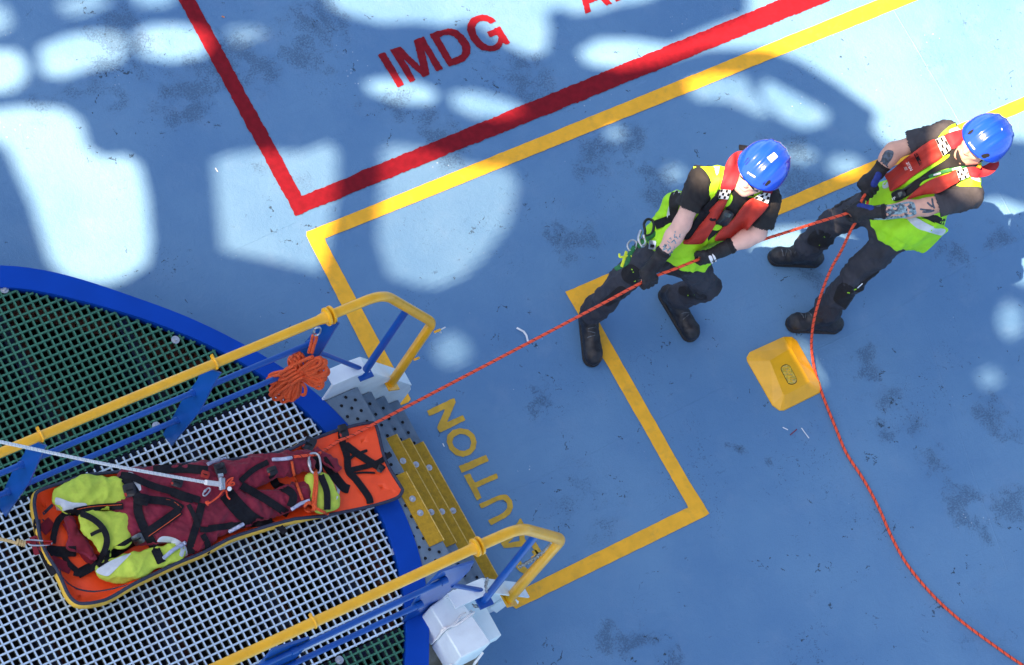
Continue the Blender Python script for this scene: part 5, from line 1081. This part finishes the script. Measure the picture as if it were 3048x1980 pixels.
s3 = limb('sleeve', [(z3(660, 1200, .92), z3(860, 1170, .94), .055, .066), (z3(860, 1170, .94), z3(1180, 1070, .94), .062, .052), (z3(720, 1260, .9), z3(900, 1230, .91), .03, .035)], M['lime'], 61)
s4 = limb('cuff', [(z4(1060, 850, .94), z4(1130, 1080, .93), .05, .05), (z4(1130, 850, .93), z4(1220, 1050, .92), .05, .05)], M['lime'], 71, .006)
for nm, P, par in (('reflective_band', p3([(268, 655), (300, 650), (400, 685), (500, 690), (505, 725), (400, 745), (300, 748), (275, 735)]), s1), ('reflective_band', p3([(820, 455), (860, 455), (900, 500), (925, 560), (925, 600), (890, 600), (880, 550), (850, 500)]), s1),
                   ('reflective_band', p3([(580, 1210), (700, 1130), (845, 1075), (820, 1110), (760, 1170), (700, 1230), (660, 1250)]), s3), ('reflective_band', p3([(1050, 985), (1090, 945), (1190, 960), (1270, 1020), (1290, 1070), (1270, 1105), (1220, 1090), (1230, 1040), (1170, 1000), (1100, 990)]), s3),
                   ('reflective_band', p4([(1215, 790), (1260, 810), (1310, 880), (1315, 960), (1280, 1040), (1290, 950), (1260, 870)]), s4)):
    patch(nm, P, trees, M['reflective'], par, .002, .002, clip=True)
# --- straps, loops and buckles of the stretcher
def web(P, w, m='black_web', name='strap', off=.006, th=.0035, par=None): return patch(name, strip(P, w), trees, M[m], par or st, off, th, curve=False, step=6, sm=3)
lay = [(p3([(780, 470), (850, 560), (900, 650), (905, 760), (960, 900), (1040, 1050), (1085, 1150)]), 27), (p3([(410, 755), (560, 728), (790, 712)]), 21),
       (p3([(250, 1000), (262, 920), (295, 820), (370, 765), (480, 775), (590, 835), (655, 920), (662, 1010), (620, 1110), (560, 1180), (470, 1228), (410, 1222)]), 19),
       (p3([(440, 1235), (560, 1170), (700, 1082), (850, 992), (960, 930), (1100, 835), (1225, 745)]), 29), (p3([(870, 660), (990, 664), (1150, 684), (1245, 738)]), 24),
       (p3([(770, 475), (850, 485), (960, 535), (1060, 572), (1180, 605), (1380, 668)]), 21), (p3([(1395, 690), (1362, 820), (1310, 1000), (1312, 1080)]), 23), (p3([(1380, 890), (1450, 892), (1640, 852)]), 17),
       (p3([(1020, 435), (1250, 425), (1440, 440)]), 27), (p3([(1330, 660), (1250, 640), (1160, 600)]), 26), (p3([(1290, 700), (1330, 780), (1370, 880)]), 14), (p3([(1400, 930), (1440, 1010), (1430, 1080)]), 18),
       (p4([(0, 1320), (240, 1295), (480, 1275), (700, 1285)]), 19), (p4([(200, 960), (300, 1080), (420, 1200), (520, 1265)]), 34), (p4([(330, 890), (480, 975), (620, 1060), (800, 1180)]), 24), (p4([(600, 655), (450, 735), (320, 850)]), 17),
       (p4([(640, 790), (680, 885), (790, 935), (852, 1000), (820, 1105)]), 24), (p4([(1075, 600), (1130, 800), (1185, 950), (1190, 1135)]), 20), (p4([(1140, 620), (1240, 765), (1350, 905), (1410, 930)]), 27), (p4([(150, 990), (280, 1150), (400, 1240), (640, 1255)]), 26),
       (p4([(1330, 310), (1340, 450), (1388, 600), (1402, 745), (1480, 835), (1600, 1000), (1620, 1072)]), 21), (p4([(1370, 480), (1500, 580), (1680, 692), (1735, 722)]), 22), (p4([(1385, 745), (1560, 705), (1700, 660), (1830, 572)]), 16), (p4([(1400, 640), (1460, 590), (1592, 540)]), 9), (p4([(1420, 775), (1560, 762), (1672, 766)]), 6), (p4([(1700, 690), (1755, 735)]), 20),
       (p3([(130, 830), (140, 950), (170, 1060), (230, 1190), (262, 1240)]), 21), (p3([(200, 1050), (300, 1062), (430, 1060)]), 32), (p3([(330, 1085), (370, 1150), (440, 1215)]), 17), (p3([(540, 935), (600, 905), (660, 890)]), 11), (p4([(690, 1290), (740, 1330), (770, 1370)]), 20)]
for k, (P, w) in enumerate(lay): web(P, w, off=.005 + .0012 * (k % 6) + (.02 if k == 2 else 0))
for P in (p3([(872, 648), (990, 650), (1150, 668), (1240, 724)]), p3([(980, 948), (1110, 858), (1235, 768)]), p3([(425, 742), (560, 716), (785, 702)]), p3([(300, 800), (370, 782), (480, 792), (560, 826)])): web(P, 2, 'rope_orange', 'strap_edge', .013, .001)
for P, w in ((p3([(165, 905), (245, 830)]), 34), (p3([(235, 1125), (390, 1200)]), 30), (p3([(100, 945), (138, 1085)]), 24), (p3([(360, 830), (440, 960), (520, 1100), (600, 1130)]), 34), (p3([(1340, 1050), (1400, 940)]), 26)): web(P, w, 'maroon_flat', 'tab', .007, .003)
for P, w in ((p3([(165, 785), (250, 702)]), 9), (p3([(300, 1185), (325, 1262), (420, 1340), (560, 1368), (700, 1350), (825, 1318)]), 5), (p3([(170, 810), (195, 850)]), 4)): web(P, w, 'navy_piping', 'liner_seam', .001, .001)
def drape(px, py, off=.01):
    d = ray(px, py); best = None
    for t in trees:
        h = t.ray_cast(Vector(CAM), Vector(d))
        if h[0] is not None and (best is None or h[3] < best): best = h[3]
    return CAM + d * (best - off) if best else at(px, py, .9)
def buckle(c, w, h, ang, m='black_plastic', red=False):
    c = np.array(c); e = np.array([math.cos(ang), math.sin(ang)]); g = np.array([-e[1], e[0]])
    Q = [c + e * w * a + g * h * b for a, b in ((-.42, -.5), (.42, -.5), (.5, -.35), (.5, .35), (.42, .5), (-.42, .5), (-.5, .35), (-.5, -.35))]
    b = patch('buckle', Q, trees, M[m], st, .012, .012, .004, pw=3, curve=False, sm=4)
    if b: patch('buckle_slot', [c + e * w * a + g * h * bb for a, bb in ((-.3, -.06), (.3, -.06), (.3, .06), (-.3, .06))], trees, M['hole'], b, .03, .001, curve=False, sm=4)
    if red: patch('buckle_button', [c + e * w * a + g * h * bb for a, bb in ((-.5, .12), (-.3, .12), (-.3, .4), (-.5, .4))], trees, M['lobe_red'], b or st, .03, .001, curve=False, sm=4)
for a in ((p3([(840, 590)])[0], 38, 40, -.25, 'black_plastic', True), (p3([(1205, 530)])[0], 34, 28, .3, 'black_plastic', True), (p4([(1350, 345)])[0], 28, 40, -.3, 'black_plastic', True), (p4([(1010, 475)])[0], 36, 42, .5, 'black_plastic', True), (p4([(640, 745)])[0], 30, 26, -.35, 'black_plastic', True), (p4([(120, 725)])[0], 34, 36, -.3, 'black_plastic', False), (p3([(128, 845)])[0], 22, 26, .1, 'black_plastic', False), (p3([(905, 968)])[0], 34, 32, -.5, 'steel_dark', False), (p3([(1420, 470)])[0], 26, 22, .3, 'lobe_red', False), (p3([(930, 660)])[0], 46, 34, .2, 'black_web', False), (p4([(1720, 725)])[0], 18, 22, .4, 'black_plastic', False)): buckle(*a)
def path_on(P, off=.012, sub=6): return [drape(p[0], p[1], off) for p in resample(smooth_path([np.array(x, float) for x in P], sub), 5.0)]
for P in (p3([(1440, 390), (1500, 368), (1580, 348)]), p3([(1100, 1112), (1180, 1045), (1270, 992)]), p4([(645, 632), (740, 628), (830, 615)]), p4([(830, 1132), (920, 1075), (1012, 1042)]), p4([(212, 1352), (350, 1278)])):
    q = MB(); q.tube(path_on(P, .016), .0095, 10); q.build('handle_tube', M['clear_tube'], st)
# --- ropes
RR = .0076
a0 = z4(1700, 252, .905)
tail = [(2533, 685, .97), (2505, 745, .78), (2474, 800, .62), (2448, 865, .46), (2427, 935, .32), (2418, 985, .2), (2416, 1040, .07), (2426, 1105, .012), (2450, 1180, .0095), (2488, 1275, .0095), (2520, 1350, .0095), (2572, 1430, .0095), (2615, 1510, .0095), (2655, 1600, .0095), (2700, 1680, .0095), (2770, 1765, .0095), (2850, 1840, .0095), (2950, 1915, .0095), (3060, 1990, .0095), (3220, 2080, .0095)]
seg = [drape(*p, .018) for p in p4([(860, 605), (970, 592), (1090, 578), (1180, 530), (1300, 448), (1420, 400), (1560, 330)])] + [a0]
g1, g2_ = J1['gripR'], J1['gripL']; g3, g4 = J2['gripL'], J2['gripR']
mids = lambda a, b, n, sag: [a + (b - a) * t - V3(0, 0, sag * 4 * t * (1 - t)) for t in np.linspace(0, 1, n + 2)[1:-1]]
main = seg + mids(a0, g1, 5, .01) + [g1] + mids(g1, g2_, 1, .0) + [g2_] + mids(g2_, g3, 3, .012) + [g3, (g3 + g4) / 2 + V3(0, 0, .015), g4, g4 + (g4 - g3) * .12 + V3(0, 0, -.03), at(2580, 615, .99), at(2552, 655, 1.0)] + [at(*t) for t in tail]
hr = cord('haul_rope', main, RR, 'rope_orange_bright', 'long orange rope from the stretcher through the hands of both crew and over the deck', 'rope', 'rope_black', step=.015, pitch=.042, n=8, sub=5)
def rope_part(P, r, m='rope_orange', name='lashing', par=None, tr='rope_black', off=.016):
    W_ = path_on(P, off) if len(P[0]) == 2 else P
    q = MB(); q.tube(W_, r, 8); o = q.build(name, M[m], par or hr); return o
rope_part(p4([(835, 650), (855, 760), (885, 870), (942, 1035)]), .007); rope_part(p4([(1062, 735), (1070, 850), (1058, 960), (1045, 1090)]), .0075); rope_part(p4([(1078, 740), (1088, 860), (1080, 980), (1070, 1090)]), .0075)
kn_ = [(1045, 1085), (1010, 1060), (970, 1090), (975, 1140), (1020, 1150), (1060, 1110), (1030, 1075), (990, 1110), (1030, 1140), (1075, 1120), (1060, 1080), (1000, 1065)]
rope_part(p4(kn_), .008, off=.022); rope_part(p4([(1060, 1110), (1130, 1145), (1205, 1182)]), .0075)
q = MB(); e = drape(*p4([(1205, 1184)])[0], .016); q.tube([e, e + nrm(e - drape(*p4([(1130, 1145)])[0], .016)) * .015], .0082, 8); q.build('rope_end', M['rope_black'], hr)
def oval(c, ex_, ey_, a, b, r, name, m, label, cat='carabiner', gate=True):
    c, ex_ = np.asarray(c), nrm(ex_); ey_ = nrm(ey_ - ex_ * np.dot(ex_, ey_)); t = thing(name, c - V3(0, 0, .01), label, cat)
    q = MB(); P = [c + ex_ * (a * math.copysign(abs(math.cos(k)) ** .7, math.cos(k))) + ey_ * (b * math.copysign(abs(math.sin(k)) ** .7, math.sin(k))) for k in np.linspace(0, 2 * math.pi, 32, endpoint=False)]
    q.tube(P, r, 8, closed=True); q.build('hook_body', M[m], t)
    if gate: q = MB(); q.tube([c - ey_ * b - ex_ * a * .35, c - ey_ * b - ex_ * a * .2, c - ey_ * b + ex_ * a * .2, c - ey_ * b + ex_ * a * .35], [r * 1.2, r * 1.6, r * 1.6, r * 1.2], 10); q.build('gate_sleeve', M['steel'], t)
    return t
Dp = lambda u, v, o: drape(*p4([(u, v)])[0], o)
D3 = lambda u, v, o: drape(*p3([(u, v)])[0], o)
cc = Dp(1065, 670, .03); oval(cc, z4(1090, 780, .93) - z4(1060, 560, .93), z4(1130, 660, .93) - z4(1010, 665, .93), .052, .028, .0062, 'carabiner', 'steel', 'large steel carabiner clipped round a black strap at the foot end of the stretcher')
# lifting point: white rope coming down from the left with eye, swivel, red-gated hooks and thin red cord
lp = D3(1530, 545, .06)
wr = [at(-700, 1168, 4.2), at(-200, 1272, 2.6), at(60, 1328, 1.95), at(330, 1385, 1.5), at(600, 1434, 1.12), lp]
cord('hoist_rope', wr, .0076, 'rope_white', 'thick white hoisting rope slanting down from the left to the middle of the stretcher', 'rope', 'tick_grey', step=.03, pitch=.03, n=10, sub=6)
hs_ = thing('lifting_swivel', lp - V3(0, 0, .02), 'silver lifting swivel joining the white rope to the stretcher straps', 'swivel')
q = MB(); q.tube([at(612, 1436, 1.12), lp], .0125, 12); q.build('rope_sleeve', M['rope_white'], hs_)
q = MB(); q.tube([D3(1535, 490, .07), D3(1540, 585, .05)], .011, 12); q.tube([D3(1515, 480, .075), D3(1555, 475, .075)], .009, 10); q.tube([D3(1560, 500, .06), D3(1562, 580, .05)], .008, 10); q.build('swivel_body', M['steel'], hs_)
q = MB(); q.cyl(D3(1605, 580, .03), D3(1605, 580, .055), .011); q.build('swivel_pin', M['white_paint'], hs_)
oval(D3(1430, 605, .035), z3(1470, 560) - z3(1390, 650), z3(1460, 630) - z3(1400, 580), .024, .009, .004, 'carabiner', 'steel', 'slim silver carabiner hanging from the lifting swivel in the middle of the stretcher')
q = MB()
for P in ([(1560, 580), (1590, 520), (1635, 495), (1600, 540), (1570, 575)], [(1565, 570), (1630, 530), (1640, 550), (1575, 560), (1560, 600)], [(1560, 590), (1520, 640), (1450, 690), (1420, 680)], [(1580, 590), (1590, 640), (1610, 660)], [(1430, 700), (1450, 690), (1440, 675), (1425, 690), (1445, 705)]): q.tube(path_on(p3(P), .04), .0045, 6)
tag(q.build('prusik_cord', M['rope_orange_bright']), 'thin red cord knotted round the lifting swivel on the stretcher', 'cord')
# left end: beige tag line on a red-and-steel hook
k0 = D3(30, 985, .02) if False else z3(-20, 978, .95)
cord('tag_line', [at(-500, 1530, .9), at(-160, 1580, .93), at(0, 1605, .945), at(36, 1613, .95), at(50, 1618, .95)], .0085, 'rope_beige', 'beige rope entering from the left edge to the head end of the stretcher', 'rope', None, step=.02, n=8)
q = MB()
for i in range(4): q.ring(at(52 + i * 7, 1614 + i * 1.5, .952), .0125 - .001 * (i % 2), .005, ax=at(80, 1620, .95) - at(40, 1612, .95), n=14)
tag(q.build('rope_knot', M['rope_beige']), 'frayed beige knot tied to the hook at the head end of the stretcher', 'knot')
hk = thing('swivel_hook', at(98, 1614, .94), 'silver and red swivel hook between the beige rope and the head end of the stretcher', 'hook')
q = MB(); q.tube(smooth_path([at(86, 1608, .955), at(125, 1610, .955), at(150, 1613, .955), at(152, 1620, .955), at(125, 1624, .955), at(88, 1622, .955)], 5, closed=True), .004, 8, closed=True); q.build('hook_body', M['steel'], hk)
q = MB(); q.tube([at(128, 1611, .956), at(155, 1613, .956)], .0065, 8); q.tube([at(72, 1614, .956), at(90, 1614, .956)], .0075, 8); q.tube([at(130, 1621, .955), at(152, 1620, .955)], .0055, 8); q.build('sleeve', M['alloy_red'], hk)
# --- rope coil hooked on the upper rail
YC = 3.775
rc_ = thing('rope_coil', at_y(945, 965, 3.803) - V3(0, 0, .6), 'bundled coil of orange rope hanging from the blue and yellow guard rail', 'rope coil')
r9 = np.random.default_rng(5)
NV_ = nrm(V3(-RC[0, 2], -RC[1, 2], 0)); H0 = V3(at_y(945, 960, 3.803)[0], 3.803, RZ - .05)
def C5(u, v, dy=0.0):
    d = ray(740 + u / 3.682, 840 + v / 3.682); return CAM + d * (np.dot(H0 - CAM, NV_) / np.dot(d, NV_)) + NV_ * dy * .45
q = MB(); q2 = []
def coil(P, y0):
    W_ = [C5(u, v, y0 + .012 * math.sin(1.7 * i)) for i, (u, v) in enumerate(P)]; q.tube(resample(smooth_path(W_, 6, closed=True), .012, closed=True), .0082, 8, closed=True)
Wp = np.array([565.0, 985.0])
def lobe(tips, n, w0, w1, jit):
    tp = resample(smooth_path([np.array(t, float) for t in tips], 6), 1e9); T_ = smooth_path([np.array(t, float) for t in tips], 10)
    for k in range(n):
        T = T_[int((k + .5) / n * (len(T_) - 1))] + r9.normal(0, jit, 2); w_ = Wp + r9.normal(0, 22, 2); d = T - w_; L_ = np.linalg.norm(d); d /= L_; g = np.array([-d[1], d[0]]); wd_ = r9.uniform(w0, w1); y0 = r9.uniform(-.05, .03)
        sc_ = r9.uniform(.72, 1.0) if k % 3 == 0 else r9.uniform(.9, 1.0); b = w_ + d * L_ * sc_
        P = [w_ - d * 40 + g * 6, w_ + d * L_ * .3 * sc_ + g * wd_ * .7, w_ + d * L_ * .72 * sc_ + g * wd_, b - d * 16 + g * wd_ * .5, b - d * 16 - g * wd_ * .5, w_ + d * L_ * .72 * sc_ - g * wd_, w_ + d * L_ * .3 * sc_ - g * wd_ * .7, w_ - d * 40 - g * 6]
        coil([tuple(p) for p in P], y0)
lobe([(800, 800), (872, 850), (878, 960), (860, 1080), (830, 1175)], 17, 26, 44, 9)
lobe([(196, 1010), (205, 1110), (240, 1220), (330, 1285), (440, 1305), (525, 1290)], 20, 28, 48, 9)
lobe([(425, 850), (460, 780), (530, 735), (600, 750)], 10, 16, 28, 7)
q.build('loops', M['rope_orange'], rc_)
q = MB(); H = [C5(435 + 60 * t + 70 * math.cos(t * 2 * math.pi * 5) * (1 - .25 * t) + 90 * t, 900 + 150 * t - 60 * math.cos(t * 2 * math.pi * 5 + .6), -.045 + .07 * math.sin(t * 2 * math.pi * 5)) for t in np.linspace(0, 1, 70)]
q.tube(H, .0082, 8); q.build('wrapping', M['rope_orange'], rc_)
q = MB(); q.tube(smooth_path([C5(730, 780, -.05), C5(600, 830, -.055), C5(480, 890, -.055), C5(420, 940, -.03)], 6), .0085, 8); q.build('binding_turn', M['rope_orange'], rc_); q = MB(); q.tube(smooth_path([C5(660, 770, 0), C5(685, 680, .0), C5(705, 590, 0), C5(735, 585, 0), C5(742, 620, 0), C5(715, 700, 0), C5(695, 775, 0)], 6), .0082, 8); q.build('hanging_loop', M['rope_orange'], rc_); q = MB(); q.tube(smooth_path([C5(600, 1080, -.03), C5(640, 1140, -.03), C5(635, 1205, -.03), C5(605, 1215, -.03)], 5), .0082, 8); q.build('rope_tail', M['rope_orange'], rc_)
q = MB()
for k in range(70):
    a_ = r9.uniform(0, 1); u, v = (r9.uniform(560, 860), r9.uniform(830, 1120)) if k % 2 else (r9.uniform(230, 560), r9.uniform(1010, 1260)); p = C5(u, v, -.06); q.tube([p, p + r9.normal(0, .004, 3)], .0016, 5)
cb = oval(C5(752, 540, 0), C5(735, 640) - C5(770, 455), V3(.8, -.2, .3), .036, .016, .0042, 'carabiner', 'steel', 'steel carabiner holding the orange rope coil under the yellow top rail')
